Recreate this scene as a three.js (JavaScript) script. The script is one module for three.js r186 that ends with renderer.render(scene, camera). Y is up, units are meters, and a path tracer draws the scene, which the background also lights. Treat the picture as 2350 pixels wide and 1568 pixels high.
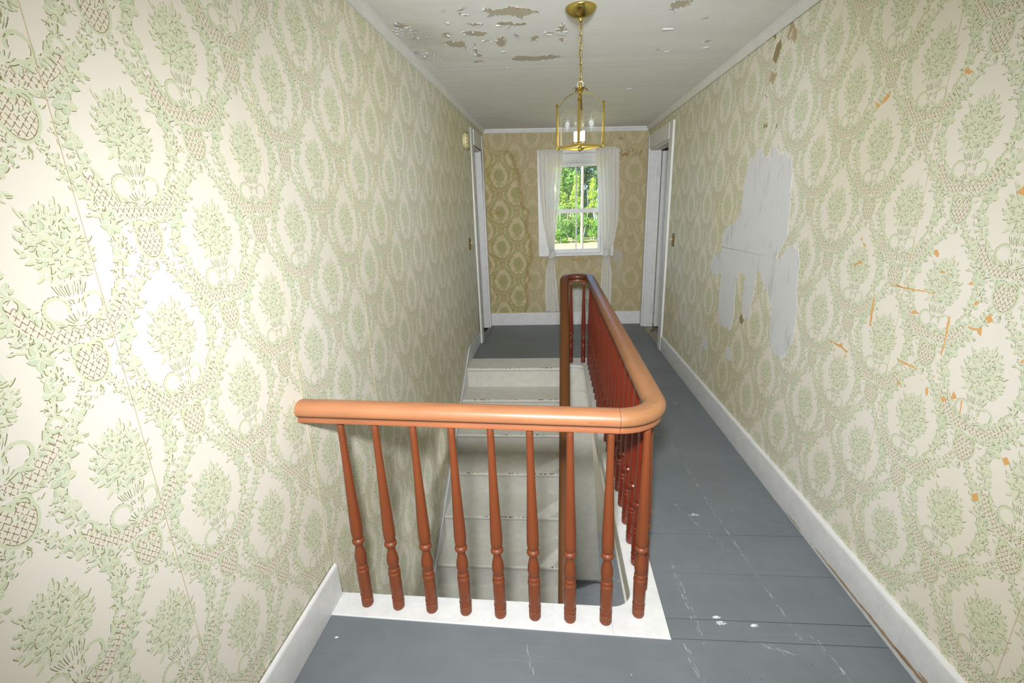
import * as THREE from 'three';
import { mergeGeometries } from 'three/addons/utils/BufferGeometryUtils.js';
import { RoundedBoxGeometry } from 'three/addons/geometries/RoundedBoxGeometry.js';
import { RectAreaLightUniformsLib } from 'three/addons/lights/RectAreaLightUniformsLib.js';
import { ImprovedNoise } from 'three/addons/math/ImprovedNoise.js';
import { Sky } from 'three/addons/objects/Sky.js';

// ---------------------------------------------------------------- camera, sky, sun, lights, exposure
const scene = new THREE.Scene();
const camera = new THREE.PerspectiveCamera(73.44, 2350 / 1568, 0.05, 300);
camera.position.set(0, 1.5, 0);
camera.rotation.order = 'YXZ';
camera.rotation.set(-0.29138, 0.09018, -0.03687);

const renderer = new THREE.WebGLRenderer({ antialias: true });
renderer.toneMapping = THREE.LinearToneMapping;
renderer.toneMappingExposure = 1.0;
renderer.shadowMap.enabled = true;
RectAreaLightUniformsLib.init();

const sunDir = new THREE.Vector3(-0.62, 0.66, 0.42).normalize();
const sky = new Sky();
sky.name = 'sky';
sky.scale.setScalar(1000);
sky.material.uniforms.turbidity.value = 3;
sky.material.uniforms.rayleigh.value = 1.2;
sky.material.uniforms.mieCoefficient.value = 0.004;
sky.material.uniforms.mieDirectionalG.value = 0.8;
sky.material.uniforms.sunPosition.value.copy(sunDir);
scene.add(sky);
const sun = new THREE.DirectionalLight(0xfff3dc, 13);
sun.name = 'sun';
sun.position.copy(sunDir).multiplyScalar(60).add(new THREE.Vector3(2, 0, -48));
sun.target.position.set(2, 0, -48);
scene.add(sun, sun.target);
Object.assign(sun.shadow.camera, { left: -30, right: 30, top: 30, bottom: -30, near: 1, far: 140 });
sun.shadow.mapSize.set(2048, 2048);

// photographer's flash on the camera's hot shoe, and two bounced heads: one into the back of the hall, one into the wall at upper left
function strobe(name, power, angle, from, to, soft) {
  const l = new THREE.SpotLight(0xf8f9ff, power, 0, angle, 1, 2);
  l.name = name; l.position.set(...from); l.target.position.set(...to); l.shadow.radius = soft;
  scene.add(l, l.target);
}
strobe('camera_flash', 28, 0.94, [-0.05, 1.80, 0.12], [0.05, 0.1, -3.2], 3);
strobe('rear_bounce_flash', 19, 1.25, [0.1, 1.3, 0.8], [0.1, 1.5, 2.3], 4);
strobe('zoomed_flash', 27, 0.5, [0.05, 1.85, 0.3], [0.1, 1.9, -5.7], 6);
strobe('side_bounce_flash', 2.4, 1.1, [-0.2, 1.95, 0.15], [-0.9, 2.15, -0.35], 5);

// ---------------------------------------------------------------- helpers
let seed = 7;
const rnd = () => { seed = (seed + 0x6d2b79f5) | 0; let t = Math.imul(seed ^ (seed >>> 15), 1 | seed); t = (t + Math.imul(t ^ (t >>> 7), 61 | t)) ^ t; return ((t ^ (t >>> 14)) >>> 0) / 4294967296; };
const rr = (a, b) => a + (b - a) * rnd();
const noise = new ImprovedNoise();
const V = (x, y, z) => new THREE.Vector3(x, y, z);
const used = {};
const numbered = (n) => { if (!(n in used)) { used[n] = 0; return n; } used[n]++; return n + '_' + String(used[n]).padStart(3, '0'); };
function mesh(name, geo, mat, parent = scene) {
  const m = new THREE.Mesh(Array.isArray(geo) ? mergeGeometries(geo.map((g) => clean(g)), false) : geo, mat);
  m.name = parent === scene ? numbered(name) : name;
  m.castShadow = m.receiveShadow = true;
  parent.add(m);
  return m;
}
function clean(g) {
  const n = g.index ? g.toNonIndexed() : g;
  for (const k of Object.keys(n.attributes)) if (!['position', 'normal', 'uv', 'color'].includes(k)) n.deleteAttribute(k);
  return n;
}
function group(name, pos = [0, 0, 0], parent = scene) {
  const g = new THREE.Group(); g.name = parent === scene ? numbered(name) : name; g.position.set(...pos); parent.add(g); return g;
}
function struct(o) { o.userData.kind = 'structure'; return o; }
function tag(o, label, category, grp) { o.userData.label = label; o.userData.category = category; if (grp) o.userData.group = grp; return o; }
// box from corner to corner, uv in metres
function box(x0, x1, y0, y1, z0, z1, bevel = 0) {
  const w = Math.abs(x1 - x0), h = Math.abs(y1 - y0), d = Math.abs(z1 - z0);
  const g = bevel ? new RoundedBoxGeometry(w, h, d, 2, bevel) : new THREE.BoxGeometry(w, h, d);
  g.translate((x0 + x1) / 2, (y0 + y1) / 2, (z0 + z1) / 2);
  return metric(g);
}
function metric(g) {
  const p = g.attributes.position, n = g.attributes.normal, uv = new Float32Array(p.count * 2);
  for (let i = 0; i < p.count; i++) {
    const ax = Math.abs(n.getX(i)), ay = Math.abs(n.getY(i)), az = Math.abs(n.getZ(i));
    const a = ay >= ax && ay >= az ? [p.getX(i), p.getZ(i)] : ax >= az ? [p.getZ(i), p.getY(i)] : [p.getX(i), p.getY(i)];
    uv[2 * i] = a[0]; uv[2 * i + 1] = a[1];
  }
  g.setAttribute('uv', new THREE.BufferAttribute(uv, 2));
  return g;
}
function geoFrom(pos, uv, idx, col) {
  const g = new THREE.BufferGeometry();
  g.setAttribute('position', new THREE.Float32BufferAttribute(pos, 3));
  g.setAttribute('uv', new THREE.Float32BufferAttribute(uv, 2));
  if (col) g.setAttribute('color', new THREE.Float32BufferAttribute(col, 3));
  g.setIndex(idx); g.computeVertexNormals();
  return g;
}
// sweep a closed cross-section (side, up) along points; frames keep the side horizontal. colour(t) optional
function sweep(pts, section, { cap = true, color, uvLen = 1, dirs } = {}) {
  const pos = [], uv = [], idx = [], col = [], n = section.length; let len = 0;
  pts.forEach((p, i) => {
    const a = pts[Math.max(0, i - 1)], b = pts[Math.min(pts.length - 1, i + 1)];
    if (i) len += p.distanceTo(pts[i - 1]);
    const t = dirs && dirs[i] ? dirs[i] : b.clone().sub(a).normalize();
    const side = t.clone().cross(V(0, 1, 0)).normalize(), up = side.clone().cross(t).normalize();
    const q = i && i < pts.length - 1 ? Math.min(1.6, 1 / Math.max(0.5, Math.sqrt((1 + p.clone().sub(a).normalize().dot(b.clone().sub(p).normalize())) / 2))) : 1;
    let per = 0;
    for (let j = 0; j <= n; j++) {
      const s = section[j % n];
      if (j) per += Math.hypot(s[0] - section[j - 1][0], s[1] - section[j - 1][1]);
      const v = p.clone().addScaledVector(side, s[0] * q).addScaledVector(up, s[1]);
      pos.push(v.x, v.y, v.z); uv.push(len / uvLen, per / uvLen);
      if (color) col.push(...color(len, s, v));
    }
  });
  for (let i = 0; i + 1 < pts.length; i++) for (let j = 0; j < n; j++) {
    const a = i * (n + 1) + j, b = a + n + 1;
    idx.push(a, a + 1, b, b, a + 1, b + 1);
  }
  if (cap) for (const i of [0, pts.length - 1]) {
    const c0 = pos.length / 3, base = i * (n + 1);
    let c = [0, 0, 0]; for (let j = 0; j < n; j++) for (let k = 0; k < 3; k++) c[k] += pos[3 * (base + j) + k] / n;
    pos.push(...c); uv.push(0, 0); if (color) col.push(...col.slice(3 * base, 3 * base + 3));
    for (let j = 0; j <= n; j++) { pos.push(...pos.slice(3 * (base + j), 3 * (base + j) + 3)); uv.push(section[j % n][0] / uvLen, section[j % n][1] / uvLen); if (color) col.push(...col.slice(3 * base, 3 * base + 3)); }
    for (let j = 0; j < n; j++) i === 0 ? idx.push(c0, c0 + 2 + j, c0 + 1 + j) : idx.push(c0, c0 + 1 + j, c0 + 2 + j);
  }
  return geoFrom(pos, uv, idx, color ? col : null);
}
function tube(pts, r, seg = 40, rad = 8, closed = false) {
  return new THREE.TubeGeometry(new THREE.CatmullRomCurve3(pts, closed), seg, r, rad, closed);
}
function lathe(profile, seg = 24) { return new THREE.LatheGeometry(profile.map(([r, y]) => new THREE.Vector2(r, y)), seg); }
function prism(points, depth, bevel = 0) {
  const s = new THREE.Shape(points.map(([a, b]) => new THREE.Vector2(a, b)));
  return new THREE.ExtrudeGeometry(s, { depth, bevelEnabled: bevel > 0, bevelSize: bevel, bevelThickness: bevel, bevelSegments: 2, curveSegments: 8 });
}

// ---------------------------------------------------------------- textures
function canvas(w, h) { const c = document.createElement('canvas'); c.width = w; c.height = h; return [c, c.getContext('2d')]; }
function tex(c, { srgb = true, rx = 1, ry = 1, wrap = THREE.RepeatWrapping } = {}) {
  const t = new THREE.CanvasTexture(c);
  t.wrapS = t.wrapT = wrap; t.repeat.set(rx, ry); t.magFilter = THREE.LinearFilter; t.anisotropy = 8;
  if (srgb) t.colorSpace = THREE.SRGBColorSpace;
  return t;
}
// wallpaper motif: bouquet inside an ogee of flower garlands, with a trellis crescent and a pendant below
const TW = 0.386, TH = 0.43;
function paperTile(W, H, pal) {
  const [c, x] = canvas(W, H);
  const S = W / TW;
  x.fillStyle = pal.bg; x.fillRect(0, 0, W, H);
  const rnd2 = (s0) => { let s = s0; return () => { s = (s * 1664525 + 1013904223) >>> 0; return s / 4294967296; }; };
  function leaf(cx, cy, len, wid, ang, r) {
    const ca = Math.cos(ang), sa = Math.sin(ang), P = (u, v) => [cx + u * ca - v * sa, cy + u * sa + v * ca];
    x.fillStyle = pal.fills[(r() * pal.fills.length) | 0];
    x.beginPath(); x.moveTo(...P(0, 0));
    x.quadraticCurveTo(...P(len * 0.45, wid), ...P(len, 0)); x.quadraticCurveTo(...P(len * 0.45, -wid), ...P(0, 0)); x.fill();
    x.strokeStyle = pal.bg; x.lineWidth = 0.0012 * S; x.stroke();
    x.strokeStyle = pal.line; x.lineCap = 'round'; x.lineWidth = 0.0010 * S * (0.6 + 0.7 * r());
    const side = ca > 0 ? 1 : -1, a = 0.35 + 0.3 * r(), q = (t, w) => P(2 * t * (1 - t) * len * 0.45 + t * t * len, 2 * t * (1 - t) * w);
    x.beginPath(); x.moveTo(...q(a - 0.15, wid * side)); for (let k = 1; k <= 5; k++) x.lineTo(...q(a - 0.15 + 0.11 * k, wid * side)); x.stroke();
    if (r() < 0.35) { x.beginPath(); x.moveTo(...q(0.3, -wid * side)); x.lineTo(...q(0.5, -wid * side)); x.stroke(); }
    x.lineWidth = 0.0016 * S; x.strokeStyle = pal.hi; x.beginPath(); x.moveTo(...P(len * 0.25, -wid * 0.15 * side)); x.lineTo(...P(len * 0.7, -wid * 0.15 * side)); x.stroke();
  }
  function flower(cx, cy, rad, r) { const n = 5, a0 = r() * 6; for (let k = 0; k < n; k++) leaf(cx, cy, rad * (0.8 + 0.4 * r()), rad * 0.7, a0 + k * 6.283 / n, r); leaf(cx - rad * 0.2, cy, rad * 0.5, rad * 0.3, r() * 6, r); }
  function blob(cx, cy, rx, ry, r) { x.fillStyle = pal.wash; x.beginPath(); for (let k = 0; k <= 22; k++) { const a = k / 22 * 6.283, q = 0.88 + 0.24 * r(); k ? x.lineTo(cx + rx * q * Math.cos(a), cy + ry * q * Math.sin(a)) : x.moveTo(cx + rx * q * Math.cos(a), cy + ry * q * Math.sin(a)); } x.fill(); }
  function scroll(pts, w, r) {  // leafy ribbon along points
    x.lineCap = 'round'; x.strokeStyle = pal.fills[0]; x.lineWidth = w;
    x.beginPath(); pts.forEach((p, i) => (i ? x.lineTo(...p) : x.moveTo(...p))); x.stroke();
    x.strokeStyle = pal.line; x.lineWidth = 0.0011 * S;
    pts.forEach((p, i) => { if (i && r() < 0.75) { const q = pts[i - 1], dx = p[0] - q[0], dy = p[1] - q[1], l = Math.hypot(dx, dy) || 1, nx = -dy / l * w * 0.55, ny = dx / l * w * 0.55; x.beginPath(); x.moveTo(q[0] + nx, q[1] + ny); x.lineTo(p[0] + nx - dx * 0.3, p[1] + ny - dy * 0.3); x.stroke(); } });
  }
  const arc = (cx, cy, rad, a0, a1, n = 10) => Array.from({ length: n + 1 }, (_, i) => { const a = a0 + (a1 - a0) * i / n; return [cx + rad * Math.cos(a), cy + rad * Math.sin(a)]; });
  function trellis(path) {
    x.save(); x.beginPath(); path.forEach((p, i) => (i ? x.lineTo(...p) : x.moveTo(...p))); x.closePath();
    x.fillStyle = pal.trellisBg; x.fill(); x.clip();
    let a = [1e9, 1e9, -1e9, -1e9]; for (const p of path) a = [Math.min(a[0], p[0]), Math.min(a[1], p[1]), Math.max(a[2], p[0]), Math.max(a[3], p[1])];
    x.strokeStyle = pal.trellis; x.lineWidth = 0.0011 * S; x.lineCap = 'butt';
    const st = 0.0125 * S;
    for (let k = -40; k < 80; k++) for (const s of [1, -1]) {
      x.setLineDash([st * 0.95, st * 0.25]); x.beginPath(); x.moveTo(a[0] + k * st, a[1]); x.lineTo(a[0] + k * st + s * (a[3] - a[1]) * 0.75, a[3]); x.stroke();
    }
    x.setLineDash([]); x.restore();
  }
  function motif(ox, oy, pass) {
    const r = rnd2(12345), P = (u, v) => [ox + u * S, oy - v * S];      // v up
    // garland flowers on the four edges of the lozenge
    if (pass === 0) for (const sx of [-1, 1]) {
      const ed = [[0.024, 0.176, 0.010], [0.036, 0.154, 0.014], [0.056, 0.130, 0.017], [0.077, 0.102, 0.019], [0.095, 0.072, 0.018], [0.110, 0.038, 0.022], [0.121, 0.004, 0.015], [0.112, -0.028, 0.020], [0.103, -0.056, 0.013], [0.139, -0.012, 0.009], [0.128, 0.052, 0.009], [0.016, 0.196, 0.006]];
      for (const [u, v, q0] of ed) {
        const q = q0 * 1.42;
        blob(...P(sx * u, v), q * 0.55 * S, q * 0.6 * S, r);
        for (let k = 0; k < 10; k++) leaf(...P(sx * u + (r() - 0.5) * q * 1.5, v + (r() - 0.5) * q * 1.5), q * S * (0.4 + 0.4 * r()), q * S * 0.26, r() * 6.28, r);
        flower(...P(sx * u + 0.004 * (r() - 0.5), v), q * 0.8 * S, r);
      }
    }
    if (pass === 0) return;
    // trellis crescent with volutes
    for (const s of [-1, 1]) {
      const cr = [[0.110, -0.085], [0.102, -0.120], [0.080, -0.147], [0.050, -0.166], [0.018, -0.168], [0.0, -0.160], [0.0, -0.128], [0.02, -0.126], [0.045, -0.122], [0.068, -0.108], [0.082, -0.084]].map(([u, v]) => P(s * u, v));
      trellis(cr);
      scroll([[0.083, -0.084], [0.076, -0.105], [0.06, -0.118], [0.04, -0.127], [0.018, -0.13]].map(([u, v]) => P(s * u, v)), 0.011 * S, r);
      scroll([[0.112, -0.098], [0.103, -0.122], [0.088, -0.138], [0.07, -0.152]].map(([u, v]) => P(s * u, v)), 0.008 * S, r);
      scroll(arc(...P(s * 0.1, -0.082), 0.014 * S, s > 0 ? 0.6 : 2.5, s > 0 ? -4.4 : 7.5), 0.006 * S, r);
      leaf(...P(s * 0.1, -0.07), 0.03 * S, 0.007 * S, s > 0 ? -1.2 : -1.94, r);
      for (let k = 0; k < 20; k++) leaf(...P(s * (0.02 + 0.098 * k / 20), -0.168 + 0.075 * (k / 20) ** 2), 0.019 * S, 0.0095 * S, 1.57 - s * 0.8 + (r() - 0.5) * 1.6, r);
      for (let k = 0; k < 14; k++) leaf(...P(s * (0.085 - 0.075 * k / 14), -0.092 - 0.036 * Math.sin(k / 14 * 1.57)), 0.022 * S, 0.0095 * S, 1.2 + (r() - 0.5) * 2.2, r);
      flower(...P(s * 0.066, -0.164), 0.011 * S, r); flower(...P(s * 0.094, -0.143), 0.010 * S, r);
      scroll(arc(...P(s * 0.034, -0.103), 0.021 * S, s > 0 ? 2.9 : 0.24, s > 0 ? 7.6 : -4.4, 14), 0.007 * S, r);
    }
    for (let k = 0; k < 9; k++) leaf(...P(0, -0.137), 0.028 * S, 0.005 * S, -1.57 + (k - 4) * 0.33, r);
    for (let k = 0; k < 8; k++) leaf(...P((r() - 0.5) * 0.04, -0.158 - 0.012 * r()), 0.014 * S, 0.006 * S, r() * 6.28, r);
    // pendant
    const sh = []; for (let k = 0; k <= 24; k++) { const a = k / 24 * 6.283; sh.push(P(0.038 * Math.sin(a) * (1 - 0.25 * (1 - Math.cos(a)) / 2), -0.213 + 0.039 * Math.cos(a))); }
    trellis(sh); scroll(sh, 0.006 * S, r);
    for (const s of [-1, 1]) { scroll(arc(...P(s * 0.016, -0.186), 0.014 * S, s > 0 ? 3.1 : 0, s > 0 ? 7.4 : -4.3), 0.006 * S, r); leaf(...P(s * 0.034, -0.196), 0.018 * S, 0.005 * S, s > 0 ? -0.5 : -2.6, r); }
    for (let k = 0; k < 4; k++) leaf(...P((r() - 0.5) * 0.008, -0.21), 0.014 * S, 0.005 * S, -1.57 + (r() - 0.5) * 2.4, r);
    for (let k = 0; k < 9; k++) leaf(...P((r() - 0.5) * 0.014, -0.252 - 0.012 * r()), 0.018 * S, 0.005 * S, 1.57 + (r() - 0.5) * 1.4, r);
    // bouquet
    const B = [];
    blob(...P(0, 0.004), 0.054 * S, 0.066 * S, r);
    for (let k = 0; k < 100; k++) { const a = r() * 6.283, q = Math.sqrt(r()); B.push([0.062 * q * Math.cos(a), 0.006 + 0.075 * q * Math.sin(a), a, q]); }
    B.sort((m, n) => n[3] - m[3]);
    for (const [u, v, a, q] of B) { const l = 0.023 * (0.7 + 0.5 * r()), aa = -a + (r() - 0.5) * 1.6; leaf(...P(u - l * 0.5 * Math.cos(aa), v + l * 0.5 * Math.sin(aa)), l * S, 0.0092 * S * (0.7 + 0.6 * r()), aa, r); }
    for (const [u, v, q] of [[-0.02, 0.03, 0.020], [0.018, 0.012, 0.022], [-0.028, -0.012, 0.019], [0.03, 0.045, 0.016], [0.002, 0.058, 0.016], [0.004, -0.03, 0.020], [0.04, -0.018, 0.016], [-0.045, 0.02, 0.015], [-0.034, 0.055, 0.013], [0.002, 0.032, 0.012]]) { blob(...P(u, v), q * 0.6 * S, q * 0.6 * S, r); flower(...P(u, v), q * S, r); }
    leaf(...P(-0.04, 0.05), 0.032 * S, 0.006 * S, -2.0, r); leaf(...P(0.012, 0.07), 0.026 * S, 0.006 * S, -1.4, r);
    for (let k = 0; k < 12; k++) leaf(...P((k - 5.5) * 0.006, -0.05), 0.034 * S, 0.004 * S, 1.57 + (k - 5.5) * 0.07, r);
    for (let k = 0; k < 5; k++) leaf(...P((k - 2) * 0.009, -0.085), 0.014 * S, 0.005 * S, 1.57 + (k - 2) * 0.3, r);
  }
  for (const pass of [0, 1]) for (let i = -1; i <= 4; i++) for (let j = -1; j <= 4; j++) if ((i + j) % 2 === 0) motif(i * W / 2, j * H / 2, pass);
  // paper fibre
  const r = rnd2(99);
  for (let k = 0; k < 5200; k++) { x.fillStyle = r() < 0.5 ? 'rgba(255,255,245,0.08)' : 'rgba(120,105,70,0.06)'; x.fillRect(r() * W, r() * H, 1 + r() * 6, 1); }
  return c;
}
const paperPal = { bg: '#e3dfd4', wash: '#d5d9c2', fills: ['#ced5b8', '#c8d1b2', '#d1d6b6', '#c4cfb3'], line: '#70663f', hi: '#dbe1cb', trellis: '#7d6350', trellisBg: '#dedac8' };
const farPal = { bg: '#c4b58e', wash: '#aaa56c', fills: ['#9c9a62', '#94935a', '#a39f68', '#8f9160'], line: '#6f6a3a', hi: '#a8a46c', trellis: '#7a6a42', trellisBg: '#bba878' };
const paperCanvas = paperTile(1024, 1140, paperPal);
// flat noise-based paint map
function mottled(w, h, base, spread, freq, extra) {
  const [c, x] = canvas(w, h), d = x.createImageData(w, h);
  for (let j = 0; j < h; j++) for (let i = 0; i < w; i++) {
    const n = noise.noise(i * freq, j * freq, 3.3) * 0.6 + noise.noise(i * freq * 3.7, j * freq * 3.7, 8.1) * 0.4, k = 4 * (j * w + i), s = spread * n + (rnd() - 0.5) * spread * 0.5;
    for (let q = 0; q < 3; q++) d.data[k + q] = Math.max(0, Math.min(255, base[q] + s));
    d.data[k + 3] = 255;
  }
  x.putImageData(d, 0, 0);
  if (extra) extra(x, w, h);
  return c;
}
const trimCanvas = mottled(512, 512, [216, 217, 214], 12, 0.02, (x) => {
  for (let k = 0; k < 60; k++) { x.fillStyle = `rgba(${120 + 40 * rnd()},${95 + 40 * rnd()},70,${0.15 + 0.3 * rnd()})`; x.beginPath(); x.ellipse(rnd() * 512, rnd() * 512, 0.6 + 1.6 * rnd(), 0.5 + rnd(), rnd() * 3, 0, 7); x.fill(); }
  for (let k = 0; k < 50; k++) { x.strokeStyle = 'rgba(150,148,140,0.12)'; x.beginPath(); const px = rnd() * 512, py = rnd() * 512; x.moveTo(px, py); x.lineTo(px + 60 * rnd(), py + 4 * (rnd() - 0.5)); x.stroke(); }
});
const stairCanvas = mottled(512, 512, [214, 213, 202], 14, 0.02, (x) => {
  for (let k = 0; k < 80; k++) { x.fillStyle = `rgba(${90 + 40 * rnd()},${70 + 40 * rnd()},50,${0.2 + 0.45 * rnd()})`; x.beginPath(); x.ellipse(rnd() * 512, rnd() * 512, 0.6 + 2.0 * rnd(), 0.6 + rnd(), rnd() * 3, 0, 7); x.fill(); }
  for (let k = 0; k < 60; k++) { x.strokeStyle = 'rgba(140,132,115,0.14)'; x.beginPath(); const px = rnd() * 512, py = rnd() * 512; x.moveTo(px, py); x.lineTo(px + 90 * rnd(), py + 4 * (rnd() - 0.5)); x.stroke(); }
});
// floor paint: 2.1 m x 2.1 m map, x from -0.9, z from -0.9 down to -3.0
const FM = 2048 / 2.1;
const floorCanvas = mottled(2048, 2048, [108, 114, 117], 8, 0.004, (x) => {
  const px = (X) => (X + 0.9) * FM, py = (Z) => (-0.9 - Z) * FM;
  for (let k = 0; k < 900; k++) { x.strokeStyle = rnd() < 0.5 ? 'rgba(150,156,160,0.10)' : 'rgba(80,86,92,0.12)'; x.lineWidth = 1 + rnd() * 2; x.beginPath(); const a = rnd() * 2048, b = rnd() * 2048; x.moveTo(a, b); x.lineTo(a + 40 + 260 * rnd(), b + 6 * (rnd() - 0.5)); x.stroke(); }
  const scuff = (a, b, n, w) => { for (let k = 0; k < n; k++) { const t = rnd(), X = a[0] + (b[0] - a[0]) * t, Z = a[1] + (b[1] - a[1]) * t; x.strokeStyle = `rgba(215,222,228,${0.2 + 0.5 * rnd()})`; x.lineWidth = 0.8 + 1.6 * rnd(); const dx = (b[0] - a[0]), dz = (b[1] - a[1]), l = Math.hypot(dx, dz); const s = 0.004 + 0.022 * rnd(), ox = (rnd() - 0.5) * w; x.beginPath(); x.moveTo(px(X + ox), py(Z)); x.lineTo(px(X + ox + dx / l * s), py(Z + dz / l * s)); x.stroke(); } };
  scuff([0.78, -2.15], [0.86, -1.3], 60, 0.01); scuff([0.74, -2.9], [0.80, -2.0], 40, 0.02); scuff([0.50, -1.65], [0.52, -1.28], 36, 0.02);
  scuff([0.46, -2.2], [0.50, -1.9], 22, 0.02); scuff([0.60, -2.1], [0.76, -1.75], 30, 0.02); scuff([0.9, -1.35], [0.98, -1.0], 26, 0.015); scuff([0.45, -1.28], [0.5, -1.0], 26, 0.02);
  scuff([-0.1, -1.25], [-0.07, -1.12], 8, 0.01); scuff([0.7, -1.3], [0.8, -1.25], 20, 0.05); scuff([0.55, -2.6], [0.66, -2.35], 18, 0.03);
  for (const [X, Z, q] of [[0.61, -1.365, 0.02], [0.72, -1.36, 0.014], [0.69, -1.98, 0.02], [-0.8, -1.24, 0.004], [0.6, -1.39, 0.012]]) for (let k = 0; k < 40; k++) { x.fillStyle = `rgba(225,230,232,${0.3 + 0.5 * rnd()})`; x.beginPath(); x.ellipse(px(X + (rnd() + rnd() - 1) * q * 1.2), py(Z + (rnd() - 0.5) * q * 0.7), 1 + 4 * rnd(), 1 + 2 * rnd(), 0, 0, 7); x.fill(); }
  for (let k = 0; k < 140; k++) { x.fillStyle = rnd() < 0.55 ? `rgba(60,40,24,${0.3 + 0.5 * rnd()})` : `rgba(222,224,222,${0.3 + 0.5 * rnd()})`; x.beginPath(); x.ellipse(rnd() * 2048, rnd() * 2048, 1 + 2.2 * rnd(), 1 + 1.4 * rnd(), rnd() * 3, 0, 7); x.fill(); }
});
const woodCanvas = mottled(512, 1024, [226, 226, 226], 12, 0.012, (x) => {
  for (let k = 0; k < 520; k++) { const g = rnd() < 0.5 ? 255 : 120; x.strokeStyle = `rgba(${g},${g * 0.92},${g * 0.85},${0.05 + 0.1 * rnd()})`; x.lineWidth = 0.6 + 1.6 * rnd(); const a = rnd() * 512, b = rnd() * 1024; x.beginPath(); x.moveTo(a, b); x.bezierCurveTo(a + 5, b + 60, a - 5, b + 160, a + 4 * (rnd() - 0.5), b + 120 + 300 * rnd()); x.stroke(); }
  for (let k = 0; k < 90; k++) { x.strokeStyle = `rgba(70,25,12,${0.1 + 0.3 * rnd()})`; x.lineWidth = 0.7 + rnd(); const a = rnd() * 512, b = rnd() * 1024; x.beginPath(); x.moveTo(a, b); x.lineTo(a + 2 * (rnd() - 0.5), b + 5 + 18 * rnd()); x.stroke(); }
});
const plasterAlpha = (() => {  // dry-brush coverage, streaks run vertically
  const w = 512, h = 512, [c, x] = canvas(w, h), d = x.createImageData(w, h);
  for (let j = 0; j < h; j++) for (let i = 0; i < w; i++) {
    const n = noise.noise(i * 0.17, j * 0.022, 1.7) * 0.55 + noise.noise(i * 0.5, j * 0.09, 4.2) * 0.35 + noise.noise(i * 0.04, j * 0.028, 9.9) * 0.6;
    const v = Math.max(0, Math.min(1, 1.08 + n * 0.5)), k = 4 * (j * w + i);
    d.data[k] = d.data[k + 1] = d.data[k + 2] = v * 255; d.data[k + 3] = 255;
  }
  x.putImageData(d, 0, 0); return c;
})();

// ---------------------------------------------------------------- materials
const std = (o) => new THREE.MeshStandardMaterial({ roughness: 0.7, ...o });
const phy = (o) => new THREE.MeshPhysicalMaterial({ roughness: 0.5, ...o });
const T = (c, o) => tex(c, o);
const M = {
  paper: std({ map: T(paperCanvas), roughness: 0.82, vertexColors: true }),
  trim: std({ map: T(trimCanvas, { rx: 1.4, ry: 1.4 }), roughness: 0.42 }),
  stair: std({ map: T(stairCanvas, { rx: 1.5, ry: 1.5 }), roughness: 0.5 }),
  lowerWall: std({ color: 0xbdb6a0, roughness: 0.8 }),
  floor: std({ map: T(floorCanvas), roughness: 0.46 }),
  dark: std({ color: 0x35302a, roughness: 0.95 }),
  roomWall: std({ color: 0xa8a397, roughness: 0.9 }),
  roomFloor: std({ color: 0x8a7a3a, roughness: 0.6 }),
  rail: phy({ map: T(woodCanvas, { rx: 1, ry: 1 }), vertexColors: true, roughness: 0.44, clearcoat: 0.16, clearcoatRoughness: 0.28 }),
  balFront: phy({ map: T(woodCanvas, { rx: 0.6, ry: 0.5 }), color: 0x84421d, roughness: 0.5, clearcoat: 0.12, clearcoatRoughness: 0.3 }),
  balSide: phy({ map: T(woodCanvas, { rx: 0.6, ry: 0.5 }), color: 0x7a2509, roughness: 0.32, clearcoat: 0.6, clearcoatRoughness: 0.2 }),
  brass: std({ color: 0xcdb566, metalness: 1, roughness: 0.2 }),
  brassDark: std({ color: 0x6e5622, metalness: 1, roughness: 0.32 }),
  glass: phy({ color: 0xffffff, transmission: 1, thickness: 0, roughness: 0.02, ior: 1.5 }),
  etched: std({ color: 0xb4baba, roughness: 0.6, side: THREE.DoubleSide }),
  candle: std({ color: 0xf2f1ea, roughness: 0.5 }),
  bulb: phy({ color: 0xffffff, transmission: 1, thickness: 0, roughness: 0.02 }),
  ivory: std({ color: 0xd9cf9f, roughness: 0.5 }),
  slot: std({ color: 0x2c2618, roughness: 0.9 }),
  curtain: phy({ color: 0xf1efe6, roughness: 0.9, transmission: 0.35, thickness: 0, side: THREE.DoubleSide, transparent: true, opacity: 0.9 }),
  plaster: std({ color: 0xd4d5d4, roughness: 0.75, alphaMap: T(plasterAlpha, { srgb: false, rx: 0.5, ry: 0.5 }), transparent: true }),
  torn: std({ color: 0xd6a666, roughness: 0.9 }),
  stain: std({ color: 0x9c8450, roughness: 0.9, alphaMap: T(plasterAlpha, { srgb: false, rx: 9, ry: 9 }), transparent: true, opacity: 0.6 }),
  stainLight: std({ color: 0xc2a473, roughness: 0.9, transparent: true, opacity: 0.45 }),
  seam: std({ color: 0xdccdb0, roughness: 0.9, transparent: true, opacity: 0.5 }),
  flake: std({ color: 0xcfd0ce, roughness: 0.6, side: THREE.DoubleSide }),
  hinge: std({ color: 0xcfcfcb, roughness: 0.5 }),
};

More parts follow.
